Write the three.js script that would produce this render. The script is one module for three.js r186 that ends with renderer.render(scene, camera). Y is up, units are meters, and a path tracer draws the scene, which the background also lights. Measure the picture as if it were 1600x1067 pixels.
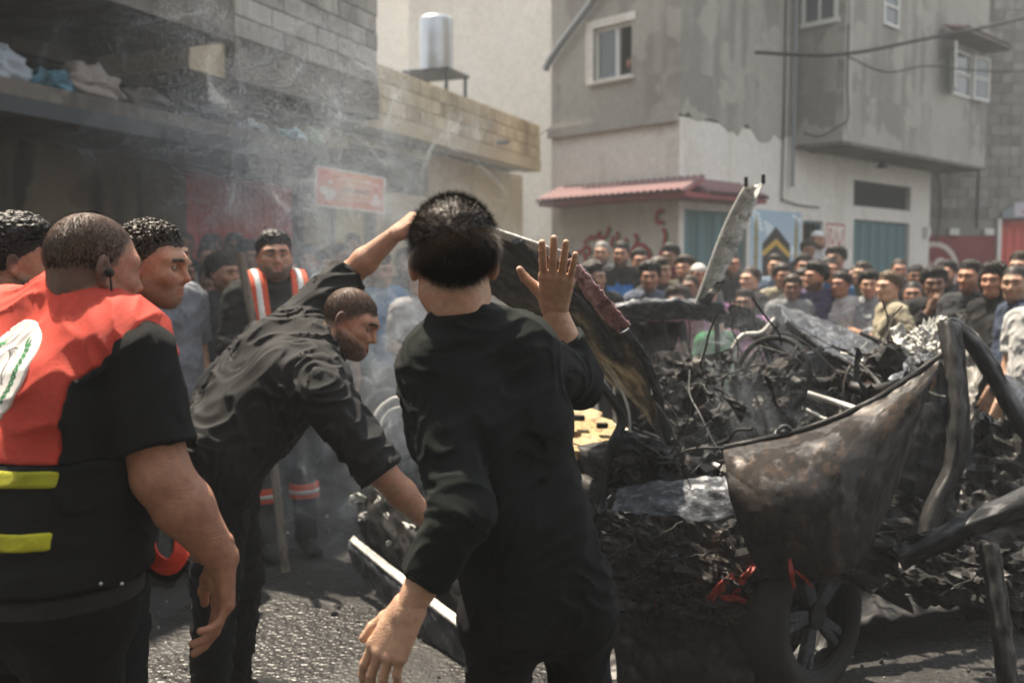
import * as THREE from 'three';
import { mergeGeometries } from 'three/addons/utils/BufferGeometryUtils.js';
import { RoundedBoxGeometry } from 'three/addons/geometries/RoundedBoxGeometry.js';
import { createNoise3D } from 'simplex-noise';

// ------------------------------------------------------------------ camera, sky, sun, exposure
const scene = new THREE.Scene();
const camera = new THREE.PerspectiveCamera(37.8, 1024 / 682, 0.05, 400);
const EYE = 1.5, PITCH = 3.8 * Math.PI / 180, FOCAL = 1558;
camera.position.set(0, EYE, 0);
camera.rotation.set(-PITCH, 0, 0);
camera.focus = 2.5;
camera.userData.fStop = 2.8;
const renderer = new THREE.WebGLRenderer();
renderer.toneMapping = THREE.LinearToneMapping;
renderer.toneMappingExposure = 2.75;
renderer.shadowMap.enabled = true;
const SUN_AZ = -40 * Math.PI / 180, SUN_EL = 65 * Math.PI / 180;
const sunDir = new THREE.Vector3(Math.sin(SUN_AZ) * Math.cos(SUN_EL), Math.sin(SUN_EL), -Math.cos(SUN_AZ) * Math.cos(SUN_EL));
{ // hazy midday sky: pale, brighter towards the sun and the horizon
  const w = 256, h = 128, d = new Float32Array(w * h * 4);
  for (let y = 0; y < h; y++) for (let x = 0; x < w; x++) {
    const up = ((y + 0.5) / h - 0.5) * Math.PI, az = ((x + 0.5) / w - 0.5) * 2 * Math.PI, dx = Math.cos(az) * Math.cos(up), dy = Math.sin(up), dz = Math.sin(az) * Math.cos(up);
    const c = dx * sunDir.x + dy * sunDir.y + dz * sunDir.z, glow = Math.pow(Math.max(0, c * 0.5 + 0.5), 6) * 0.55, hz = Math.pow(1 - Math.max(0, dy), 3), o = (y * w + x) * 4, k = 0.42;
    d[o] = k * (0.8 + 0.28 * hz + glow * 1.05); d[o + 1] = k * (0.86 + 0.21 * hz + glow); d[o + 2] = k * (0.97 + 0.08 * hz + glow * 0.9); d[o + 3] = 1;
  }
  const t = new THREE.DataTexture(d, w, h, THREE.RGBAFormat, THREE.FloatType); t.mapping = THREE.EquirectangularReflectionMapping; t.magFilter = THREE.LinearFilter; t.needsUpdate = true; scene.background = t; scene.environment = t;
}
const sun = new THREE.DirectionalLight(0xfff0da, 5);
sun.position.copy(sunDir).multiplyScalar(40); sun.castShadow = true; sun.shadow.radius = 1.5;
Object.assign(sun.shadow.camera, { left: -25, right: 25, top: 25, bottom: -25, far: 120 });
sun.shadow.mapSize.set(4096, 4096);
scene.add(sun, sun.target);
scene.fog = new THREE.FogExp2(0xdfe5e9, 0.0035);

// ------------------------------------------------------------------ helpers
const V = (x, y, z) => new THREE.Vector3(x, y, z);
function rng(seed) { let s = seed >>> 0; return () => { s = (s + 0x6d2b79f5) | 0; let t = Math.imul(s ^ (s >>> 15), 1 | s); t = (t + Math.imul(t ^ (t >>> 7), 61 | t)) ^ t; return ((t ^ (t >>> 14)) >>> 0) / 4294967296; }; }
const rnd = rng(7), N3 = createNoise3D(rng(11));
const fbm = (x, y, z, o = 3) => { let a = 0, s = 1, f = 1; for (let i = 0; i < o; i++) { a += s * N3(x * f, y * f, z * f); s *= 0.5; f *= 2.03; } return a; };
const lerp = (a, b, t) => a + (b - a) * t, clamp = (x, a = 0, b = 1) => Math.min(b, Math.max(a, x));
const sstep = (a, b, x) => { const t = clamp((x - a) / (b - a)); return t * t * (3 - 2 * t); };
// survey of the photograph: the point seen at picture position (px, py) at D metres in front of the lens
function at(px, py, D) {
  const x = (px - 800) / FOCAL, y = -(py - 533.5) / FOCAL, c = Math.cos(PITCH), s = Math.sin(PITCH);
  const ry = c * y - s, rz = -s * y - c, k = D / -rz;
  return V(x * k, EYE + ry * k, -D);
}
const taken = {};
function numbered(n) { const k = taken[n] = (taken[n] ?? -1) + 1; return k ? n + '_' + String(k).padStart(3, '0') : n; }
function thing(name, label, category, pos = [0, 0, 0], turn = 0, group) {
  const o = new THREE.Group(); o.name = numbered(name); o.position.set(...pos); o.rotation.y = turn;
  o.userData = { label, category }; if (group) o.userData.group = group; scene.add(o); return o;
}
function part(name, geo, mat, parent, extra) {
  const m = new THREE.Mesh(geo, mat); m.name = name; m.castShadow = m.receiveShadow = true; if (extra) Object.assign(m.userData, extra); parent.add(m); return m;
}
function solo(name, label, category, geo, mat, pos = [0, 0, 0], turn = 0, group) {
  const m = new THREE.Mesh(geo, mat); m.name = numbered(name); m.castShadow = m.receiveShadow = true; m.position.set(...pos); m.rotation.y = turn;
  m.userData = { label, category }; if (group) m.userData.group = group; scene.add(m); return m;
}
function structure(name, geo, mat, pos) { const m = new THREE.Mesh(geo, mat); m.name = name; m.receiveShadow = m.castShadow = true; m.userData = { kind: 'structure' }; if (pos) m.position.set(...pos); scene.add(m); return m; }
const plain = (g) => { g = g.index ? g.toNonIndexed() : g; for (const k of Object.keys(g.attributes)) if (!['position', 'normal', 'uv'].includes(k)) g.deleteAttribute(k); return g; };
const merge = (l) => mergeGeometries(l.map(plain));

// ------------------------------------------------------------------ textures
const lattice = (() => { const r = rng(5), a = new Float32Array(65536); for (let i = 0; i < a.length; i++) a[i] = r(); return a; })();
function vnoise(x, y, per, seed = 0) {
  const xi = Math.floor(x), yi = Math.floor(y), fx = x - xi, fy = y - yi, u = fx * fx * (3 - 2 * fx), v = fy * fy * (3 - 2 * fy);
  const h = (a, b) => lattice[((((a % per) + per) % per) * 131 + (((b % per) + per) % per) * 8191 + seed * 977) & 65535];
  return lerp(lerp(h(xi, yi), h(xi + 1, yi), u), lerp(h(xi, yi + 1), h(xi + 1, yi + 1), u), v);
}
const tfbm = (u, v, per, oct, seed) => { let a = 0, s = 0.5, p = per, n = 0; for (let i = 0; i < oct; i++) { a += s * vnoise(u * p, v * p, p, seed + i); n += s; s *= 0.5; p *= 2; } return a / n; };
function tex(size, fn, srgb = true, rep = 1) {
  const d = new Uint8Array(size * size * 4);
  for (let y = 0; y < size; y++) for (let x = 0; x < size; x++) {
    const c = fn((x + 0.5) / size, (y + 0.5) / size), o = (y * size + x) * 4;
    for (let k = 0; k < 3; k++) d[o + k] = clamp(Array.isArray(c) ? c[k] : c) * 255; d[o + 3] = 255;
  }
  const t = new THREE.DataTexture(d, size, size); t.wrapS = t.wrapT = THREE.RepeatWrapping; t.magFilter = THREE.LinearFilter; t.repeat.set(rep, rep);
  if (srgb) t.colorSpace = THREE.SRGBColorSpace; t.needsUpdate = true; return t;
}
const mixc = (a, b, t) => a.map((x, i) => lerp(x, b[i], t)), hex = (h) => [(h >> 16 & 255) / 255, (h >> 8 & 255) / 255, (h & 255) / 255];
function canvasTex(w, h, draw) { const c = document.createElement('canvas'); c.width = w; c.height = h; draw(c.getContext('2d'), w, h); const t = new THREE.CanvasTexture(c); t.colorSpace = THREE.SRGBColorSpace; return t; }
const mat = (o) => new THREE.MeshStandardMaterial(o), phys = (o) => new THREE.MeshPhysicalMaterial(o);
const grainBump = tex(512, (u, v) => 0.6 * tfbm(u, v, 64, 3, 3) + 0.4 * tfbm(u, v, 8, 3, 9), false);
// weathered plaster: base colour, drip stains and patches
function plaster(base, stain, patch, seed, rep = 0.22, amt = 1) {
  const a = hex(base), b = hex(stain), c = hex(patch);
  return tex(512, (u, v) => {
    const big = tfbm(u, v, 3, 4, seed), drip = tfbm(u, v * 0.125, 24, 2, seed + 20), fine = tfbm(u, v, 90, 2, seed + 40), pt = tfbm(u, v, 6, 4, seed + 60);
    let col = mixc(a, b, amt * sstep(0.46, 0.68, 0.55 * big + 0.45 * drip)); col = mixc(col, c, amt * 0.8 * sstep(0.57, 0.63, pt));
    return col.map((x) => x * (0.95 + 0.1 * fine));
  }, true, rep);
}
const wallMat = (map, o = {}) => mat({ map, roughness: 0.93, bumpMap: grainBump, bumpScale: 0.0025, ...o });
const M = {
  greyPlaster: wallMat(plaster(0x9c9890, 0x85817a, 0xa5a198, 1)),
  whitePaint: wallMat(plaster(0xd8d4cc, 0xccc7bc, 0xdedad2, 2, 0.22, 0.8)),
  creamPaint: wallMat(plaster(0xe0d8ca, 0xd6ccbc, 0xe3dcd0, 3, 0.12, 0.8)),
  sootWall: wallMat(plaster(0x6a6153, 0x3a342d, 0x7d7566, 4, 0.3)),
  concrete: wallMat(plaster(0x68635c, 0x494540, 0x777269, 5, 0.3)),
  sand: wallMat(plaster(0xb9a98b, 0x95876c, 0xc3b498, 6, 0.3)),
  mortar: wallMat(plaster(0x827e77, 0x726e68, 0x8a867e, 7, 0.4)),
  sandMortar: wallMat(plaster(0xa8997c, 0x8d8068, 0xb1a284, 8, 0.4)),
  maroon: wallMat(plaster(0x7c3036, 0x652a30, 0x84383d, 9, 0.3)),
  teal: mat({ map: plaster(0x4e757a, 0x3f6266, 0x5a8084, 10, 0.4), roughness: 0.6, metalness: 0.1, bumpMap: grainBump, bumpScale: 0.002 }),
  redMetal: mat({ map: plaster(0xd04a3e, 0xb84036, 0xd6564a, 12, 0.4), roughness: 0.55, bumpMap: grainBump, bumpScale: 0.002 }),
  yellowDoor: mat({ map: plaster(0xcdbb86, 0xae9d6c, 0xd6c796, 13, 0.4), roughness: 0.7 }),
  roofTile: mat({ map: plaster(0x785a5c, 0x624a4c, 0x886a69, 14, 0.6), roughness: 0.85, bumpMap: grainBump, bumpScale: 0.003 }),
  redTrim: mat({ map: plaster(0x8c3f44, 0x74363b, 0x98494d, 15, 0.6), roughness: 0.7 }),
  dark: mat({ color: 0x1b1c1e, roughness: 0.8 }), darkMetal: mat({ color: 0x35383b, roughness: 0.5, metalness: 0.6 }),
  whiteFrame: mat({ color: 0xcfcfc8, roughness: 0.55 }), glass: phys({ color: 0x9aa6ac, roughness: 0.05, metalness: 0.0, transmission: 0.75, thickness: 0 }),
  pipe: mat({ color: 0x7d8286, roughness: 0.5 }), steel: mat({ color: 0xb7bcc0, roughness: 0.35, metalness: 0.85 }), cable: mat({ color: 0x1a1a1b, roughness: 0.7 }),
};
const blockMats = [0xa39e96, 0x949089, 0xada8a0].map((c, i) => wallMat(plaster(c, c - 0x161616, c + 0x080808, 30 + i, 0.5)));
const sandMats = [0xc2b191, 0xb5a486, 0xcbbb9c].map((c, i) => wallMat(plaster(c, c - 0x1a1a18, c + 0x080808, 40 + i, 0.5)));
const greyMats = [0x86837d, 0x7a7772, 0x908d87].map((c, i) => wallMat(plaster(c, c - 0x121212, c + 0x080808, 50 + i, 0.5)));

// ------------------------------------------------------------------ building blocks
const box = (x0, x1, y0, y1, z0, z1) => { const g = new THREE.BoxGeometry(x1 - x0, y1 - y0, z1 - z0); const p = g.attributes.position, n = g.attributes.normal, uv = g.attributes.uv; g.translate((x0 + x1) / 2, (y0 + y1) / 2, (z0 + z1) / 2); for (let i = 0; i < p.count; i++) { const nx = Math.abs(n.getX(i)), ny = Math.abs(n.getY(i)); uv.setXY(i, nx > 0.5 ? p.getZ(i) : p.getX(i), ny > 0.5 ? p.getZ(i) : p.getY(i)); } return g; };
// a wall in the xy plane with rectangular openings, its face at z1
function holed(x0, x1, y0, y1, z0, z1, holes) {
  const s = new THREE.Shape([[x0, y0], [x1, y0], [x1, y1], [x0, y1]].map(([a, b]) => new THREE.Vector2(a, b)));
  for (const [a, b, c, d] of holes) s.holes.push(new THREE.Path([[a, c], [a, d], [b, d], [b, c]].map(([p, q]) => new THREE.Vector2(p, q))));
  const g = new THREE.ExtrudeGeometry(s, { depth: z1 - z0, bevelEnabled: false }); g.translate(0, 0, z0); return g;
}
function tube(pts, r, seg = 0, rad = 7) { return new THREE.TubeGeometry(new THREE.CatmullRomCurve3(pts.map((p) => p.isVector3 ? p : V(...p))), seg || pts.length * 6, r, rad); }
function blocks(parent, x0, x1, y0, y1, z, mats, w = 0.4, h = 0.2, seed = 1, face = 'z') {
  const r = rng(seed), geos = [0, 1, 2].map((k) => { const g = new RoundedBoxGeometry(w - 0.014, h - 0.014, 0.03 + 0.005 * k, 1, 0.006); const uv = g.attributes.uv; for (let i = 0; i < uv.count; i++) uv.setXY(i, uv.getX(i) * w + k * 0.3, uv.getY(i) * h + k * 0.7); return g; });
  let row = 0;
  for (let y = y0; y + h <= y1 + 1e-3; y += h, row++) for (let x = x0 - (row % 2 ? w / 2 : 0); x < x1; x += w) {
    const a = Math.max(x, x0), b = Math.min(x + w, x1); if (b - a < 0.08) continue;
    const m = part('block', geos[Math.floor(r() * 3)], mats[Math.floor(r() * mats.length)], parent);
    m.scale.x = (b - a) / w; const cx = (a + b) / 2;
    if (face === 'z') m.position.set(cx, y + h / 2, z); else { m.position.set(z, y + h / 2, cx); m.rotation.y = -Math.PI / 2; }
  }
}

// ------------------------------------------------------------------ ground
{
  const base = hex(0x222120);
  const map = tex(1024, (u, v) => { const g = tfbm(u, v, 200, 2, 70), b = tfbm(u, v, 5, 4, 71), s = tfbm(u, v, 120, 1, 74); const k = 0.62 + 0.5 * b; let c = base.map((x) => x * k * (0.7 + 0.6 * g)); if (s > 0.8) c = c.map((x) => x * 2.0); return c; }, true, 0.55);
  const bump = tex(1024, (u, v) => 0.75 * tfbm(u, v, 110, 2, 75) + 0.25 * tfbm(u, v, 12, 3, 77), false, 0.55);
  const rough = tex(512, (u, v) => { const b = tfbm(u, v, 6, 4, 81); const r = lerp(0.42, 0.9, sstep(0.4, 0.62, b)); return [r, r, r]; }, false, 0.21);
  const g = new THREE.PlaneGeometry(400, 400, 1, 1); g.rotateX(-Math.PI / 2); const p = g.attributes.position, uv = g.attributes.uv;
  for (let i = 0; i < p.count; i++) uv.setXY(i, p.getX(i), p.getZ(i));
  structure('ground', g, mat({ map, roughnessMap: rough, roughness: 1, bumpMap: bump, bumpScale: 0.012 }));
}
const rubble = { geo: [] };
{ // gravel, glass crumbs and char scattered on the road: too many to count
  const r = rng(21), geo = new THREE.IcosahedronGeometry(1, 0), im = new THREE.InstancedMesh(geo, mat({ color: 0xffffff, roughness: 0.45 }), 2600), m = new THREE.Matrix4(), q = new THREE.Quaternion(), c = new THREE.Color();
  for (let i = 0; i < 2600; i++) {
    const D = 3.2 + 7 * Math.pow(r(), 1.6), x = (r() - 0.5) * D * 1.3, s = 0.003 + 0.011 * Math.pow(r(), 4);
    m.compose(V(x, s * 0.4, -D), q.setFromEuler(new THREE.Euler(r() * 6, r() * 6, r() * 6)), V(s * (0.7 + r()), s * 0.8, s * (0.7 + r()))); im.setMatrixAt(i, m);
    const k = r() < 0.12 ? 0.35 + 0.2 * r() : 0.02 + 0.07 * r(); im.setColorAt(i, c.setRGB(k, k * 0.97, k * 0.92));
  }
  im.name = 'debris'; im.userData = { kind: 'stuff', label: 'gravel glass and char crumbs strewn over the asphalt', category: 'debris' }; im.castShadow = im.receiveShadow = true; scene.add(im);
}

// ------------------------------------------------------------------ left street front; x runs along the facade, z out into the street
const LT = Math.atan2(0.923, 0.384), LP = [-4.364, 0, -8.5];
{
  const b = thing('shop_building', 'soot-grey concrete building with canopy, red metal door and overhanging block storey', 'building', LP, LT);
  part('wall', holed(-6, 4.44, 0, 2.96, -0.3, 0, [[2.35, 4.3, 0.01, 2.6]]), M.sootWall, b);
  part('upper_wall', holed(-6, 4.44, 2.96, 7.6, -0.3, -0.004, [[-2.6, 1.9, 3.0, 3.43]]), M.concrete, b);
  part('back_wall', box(-6, 4.44, 0, 7.6, -5, -4.8), M.concrete, b);
  part('side_wall', box(4.2, 4.43, 0, 7.58, -4.79, -0.31), M.concrete, b);
  part('roof', box(-6, 4.42, 7.61, 7.75, -5, 1.22), M.concrete, b);
  part('party_wall', box(-6, -5.8, 0, 7.58, -4.79, -0.31), M.concrete, b); part('floor_slab', box(-5.79, 4.19, 2.75, 2.94, -4.79, -0.31), M.concrete, b);
  const w = part('window', merge([box(-2.6, 1.9, 3.0, 3.03, -0.2, -0.12), box(-2.6, 1.9, 3.4, 3.43, -0.2, -0.12)]), M.darkMetal, b);
  for (let k = 0; k < 22; k++) part('bar', box(-2.55 + k * 0.2, -2.53 + k * 0.2, 3.0, 3.43, -0.16, -0.14), M.darkMetal, w);
  const can = part('canopy', box(-6, 4.15, 2.68, 2.86, 0.003, 1.4), M.concrete, b);
  part('gutter', box(-6, 4.16, 2.62, 2.74, 1.403, 1.44), M.darkMetal, can);
  part('balcony', merge([box(-6, 1.14, 3.55, 3.75, 0, 1.6), box(-6, 1.14, 3.75, 4.7, 1.45, 1.597), box(1.0, 1.137, 3.75, 4.7, 0, 1.45)]), M.concrete, b);
  part('balcony_pier', box(1.145, 1.64, 3.36, 7.5, 0, 1.1), M.sand, b);
  const u = part('overhang_wall', box(1.65, 4.32, 3.35, 7.6, 0.002, 1.185), M.mortar, b);
  blocks(u, 1.65, 4.32, 3.75, 6.4, 1.19, blockMats, 0.4, 0.2, 3);
  part('beam', box(1.645, 4.325, 3.345, 3.74, 0.9, 1.215), M.concrete, u);
  blocks(u, 0.15, 1.19, 3.35, 6.4, 4.325, blockMats, 0.4, 0.2, 4, 'x');
  const d = part('door', box(2.35, 4.3, 0.0, 2.6, -0.09, -0.05), M.redMetal, b);
  for (let k = 0; k < 10; k++) part('panel', new RoundedBoxGeometry(0.185, 2.5, 0.03, 1, 0.008).translate(2.45 + k * 0.194, 1.3, -0.035), M.redMetal, d);
  part('post', box(4.32, 4.42, 0, 2.6, 0.004, 0.06), M.concrete, b);
  const cb = part('cable', tube([[-3, 3.15, 1.2], [0.2, 2.95, 1.0], [2.2, 3.1, 1.15], [4.3, 3.3, 1.2]], 0.008), M.cable, b);
  part('loose_cable', tube([[0.4, 2.7, 1.45], [0.45, 2.45, 1.46], [0.62, 2.35, 1.46], [0.66, 2.66, 1.45]], 0.006), M.cable, cb);

  // rags and plastic bags thrown on the canopy
  const bag = (x, w2, h, d2, color, label, seed) => {
    const g = new THREE.SphereGeometry(1, 26, 18), p = g.attributes.position;
    for (let i = 0; i < p.count; i++) { const v = V(p.getX(i), p.getY(i), p.getZ(i)), n = 1 + 0.35 * fbm(v.x * 1.4 + seed, v.y * 1.4, v.z * 1.4, 4); v.multiplyScalar(n); p.setXYZ(i, v.x * w2, Math.max(0, v.y + 0.6) * h, v.z * d2); }
    g.computeVertexNormals();
    const o = solo('rag', label, 'rag', g, mat({ color, roughness: 0.8 }), [0, 0, 0], LT, 'litter on the canopy');
    o.position.copy(V(x, 2.866, 1.15).applyAxisAngle(V(0, 1, 0), LT).add(V(...LP)));
  };
  bag(-0.95, 0.22, 0.16, 0.16, 0x9aa3ad, 'grey plastic bag on canopy at its street corner by the picture edge', 1);
  bag(-0.45, 0.16, 0.1, 0.16, 0x4d7a8c, 'blue rag on the canopy beside the grey bags', 2);
  bag(-0.1, 0.3, 0.15, 0.2, 0x8d857f, 'large pinkish grey cloth heap on the canopy', 3);
  bag(0.45, 0.22, 0.12, 0.2, 0x5b5652, 'dark brown cloth heap in the middle of the canopy', 4);
  bag(1.15, 0.3, 0.1, 0.2, 0x4a4b50, 'flat charcoal rag bundle on the canopy', 5);
  bag(1.9, 0.18, 0.08, 0.15, 0x8d979c, 'small pale crumpled bag on canopy above the red door', 6);
  bag(2.55, 0.2, 0.09, 0.16, 0x8fa9ae, 'light blue bag on canopy above the banner', 7);
  bag(3.0, 0.14, 0.12, 0.13, 0x7f977f, 'rounded pale green bag on canopy over the banner', 8);

  const bn = canvasTex(512, 256, (c, W, H) => {
    c.fillStyle = '#d8cfc6'; c.fillRect(0, 0, W, H); const g = c.createLinearGradient(0, 0, W, H); g.addColorStop(0, '#c9493c'); g.addColorStop(0.5, '#d98a52'); g.addColorStop(1, '#c2504a'); c.fillStyle = g; c.fillRect(14, 14, W - 28, H - 28);
    c.fillStyle = '#e8ddd2'; c.beginPath(); c.moveTo(95, 70); c.lineTo(115, 105); c.lineTo(75, 105); c.fill(); for (const [x, y, s] of [[60, 150, 30], [110, 165, 34], [85, 190, 26]]) { c.beginPath(); c.arc(x, y, s, 0, 7); c.fill(); }
    c.fillStyle = '#7a4a3c'; c.fillRect(180, 118, 210, 20); c.strokeStyle = '#f0e2cc'; c.lineWidth = 7; for (let k = 0; k < 5; k++) { c.beginPath(); for (let x = 170; x < 410; x += 12) c.lineTo(x, 60 + k * 32 + (k === 2 ? 300 : 0) + 8 * Math.sin(x * 0.23 + k * 2)); c.stroke(); }
    c.fillStyle = '#e9d3cf'; for (const [x, y, s] of [[440, 150, 24], [462, 185, 26], [425, 190, 18]]) { c.beginPath(); c.arc(x, y, s, 0, 7); c.fill(); }
  });
  const sg = thing('banner_sign', 'orange and red printed banner with white border hanging below the canopy', 'banner', LP, LT);
  const sheetG = new THREE.PlaneGeometry(1.44, 0.42, 24, 6), sp = sheetG.attributes.position; for (let i = 0; i < sp.count; i++) sp.setZ(i, 0.012 * Math.sin(sp.getX(i) * 9) + 0.006 * Math.sin(sp.getY(i) * 14)); sheetG.computeVertexNormals();
  part('banner_cloth', sheetG.translate(3.3, 2.42, 1.46), mat({ map: bn, roughness: 0.7, side: THREE.DoubleSide }), sg);
  part('cord', merge([tube([[2.6, 2.6, 1.46], [2.58, 2.7, 1.46]], 0.006), tube([[4.0, 2.6, 1.46], [4.02, 2.7, 1.46]], 0.006)]), M.cable, sg);
}
{
  const b = thing('low_building', 'sandy block building with overhanging parapet behind the shop', 'building', LP, LT);
  part('wall', holed(4.45, 11.9, 0, 3.42, -0.3, 0, [[5.2, 6.2, 0.01, 2.45], [5.6, 7.95, 2.72, 3.3]]), M.sand, b);
  part('side_wall', box(11.6, 11.89, 0, 3.42, -6, -0.31), M.sand, b);
  const par = part('parapet', box(4.46, 11.3, 3.43, 4.27, 0.3, 0.57), M.sandMortar, b);
  blocks(par, 4.46, 11.3, 3.64, 4.26, 0.575, sandMats, 0.42, 0.205, 9);
  part('beam', box(4.46, 11.32, 3.422, 3.63, 0.25, 0.6), M.sand, par);
  part('roof', box(4.46, 11.28, 3.44, 3.6, -6, 0.29), M.concrete, b);
  part('end_parapet', box(11.05, 11.29, 3.61, 4.26, -6, 0.29), M.sandMortar, b);
  const hw = part('window', merge([box(5.6, 7.95, 2.72, 2.76, -0.2, -0.14), box(5.6, 7.95, 3.26, 3.3, -0.2, -0.14), box(6.75, 6.8, 2.76, 3.26, -0.2, -0.14)]), M.darkMetal, b); part('pane', box(5.62, 7.93, 2.76, 3.26, -0.18, -0.172), M.glass, hw);
  part('back_wall', box(4.46, 11.6, 0, 3.43, -6, -5.8), M.concrete, b);
  const d = part('door', box(5.2, 6.2, 0, 2.45, -0.2, -0.15), M.yellowDoor, b);
  part('door_frame', merge([box(5.14, 5.2, 0, 2.5, -0.1, 0.03), box(6.2, 6.26, 0, 2.5, -0.1, 0.03), box(5.2, 6.2, 2.45, 2.51, -0.1, 0.03)]), M.pipe, d);
  part('drain_pipe', tube([[9.3, 3.72, 0.55], [9.3, 3.71, 0.8]], 0.035, 4), M.pipe, b);
  part('awning', box(4.5, 5.5, 2.6, 2.66, 0.003, 0.9), M.darkMetal, b);
  // rusted frame standing on the roof
  const tk = thing('water_tank', 'galvanised cylindrical water tank on a steel stand above the sandy parapet', 'water tank', LP, LT);
  const cx = 10.6, cz = -1.2, y0 = 5.22;
  part('tank', new THREE.LatheGeometry([[0, 0], [0.29, 0], [0.31, 0.03], [0.31, 0.3], [0.315, 0.32], [0.31, 0.34], [0.31, 0.62], [0.315, 0.64], [0.31, 0.66], [0.31, 0.95], [0.28, 1.0], [0, 1.06]].map(([a, c]) => new THREE.Vector2(a, c)), 32).translate(cx, y0 + 0.02, cz), M.steel, tk);
  for (const [a, c] of [[-1, -1], [1, -1], [1, 1], [-1, 1]]) part('leg', box(cx + a * 0.4 - 0.025, cx + a * 0.4 + 0.025, 3.6, y0 - 0.04, cz + c * 0.4 - 0.025, cz + c * 0.4 + 0.025), M.darkMetal, tk);
  part('platform', box(cx - 0.46, cx + 0.46, y0 - 0.04, y0 + 0.01, cz - 0.46, cz + 0.46), M.darkMetal, tk);
  part('brace', merge([box(cx - 0.42, cx + 0.42, 4.45, 4.49, cz + 0.43, cz + 0.46), box(cx - 0.42, cx + 0.42, 4.45, 4.49, cz - 0.46, cz - 0.43)]), M.darkMetal, tk);
  part('pipe', tube([[cx + 0.33, y0 + 0.9, cz], [cx + 0.36, y0 + 0.4, cz], [cx + 0.36, 4.3, cz]], 0.016), M.cable, tk);
  const fr = thing('roof_frame', 'thin dark steel frame beside a grey box on the flat roof', 'frame', LP, LT);
  part('post', box(6.9, 6.96, 3.6, 5.25, -1.0, -0.94), M.darkMetal, fr); part('rail', box(5.6, 6.9, 4.98, 5.03, -1.0, -0.95), M.darkMetal, fr);
  part('cistern_box', box(5.5, 6.3, 3.6, 4.65, -1.6, -1.05), M.darkMetal, fr);
}
{
  const b = thing('tall_building', 'tall plain cream rendered building closing the end of street', 'building', [0, 0, -28]);
  part('wall', box(-2.85, 9, 0, 13, -6, 0), M.creamPaint, b);
  part('drain_pipe', tube([[1.15, 0.2, 0.06], [1.15, 12, 0.06]], 0.05, 4), M.whiteFrame, b);
  const c = thing('distant_building', 'pale rendered building seen behind the roof frame', 'building', [0, 0, -36]);
  part('wall', box(-9, -3.2, 0, 14, -5, 0), M.whitePaint, c);
  part('cornice', box(-9.05, -3.15, 14.0, 14.3, -5, 0.06), M.concrete, c);
}

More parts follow.
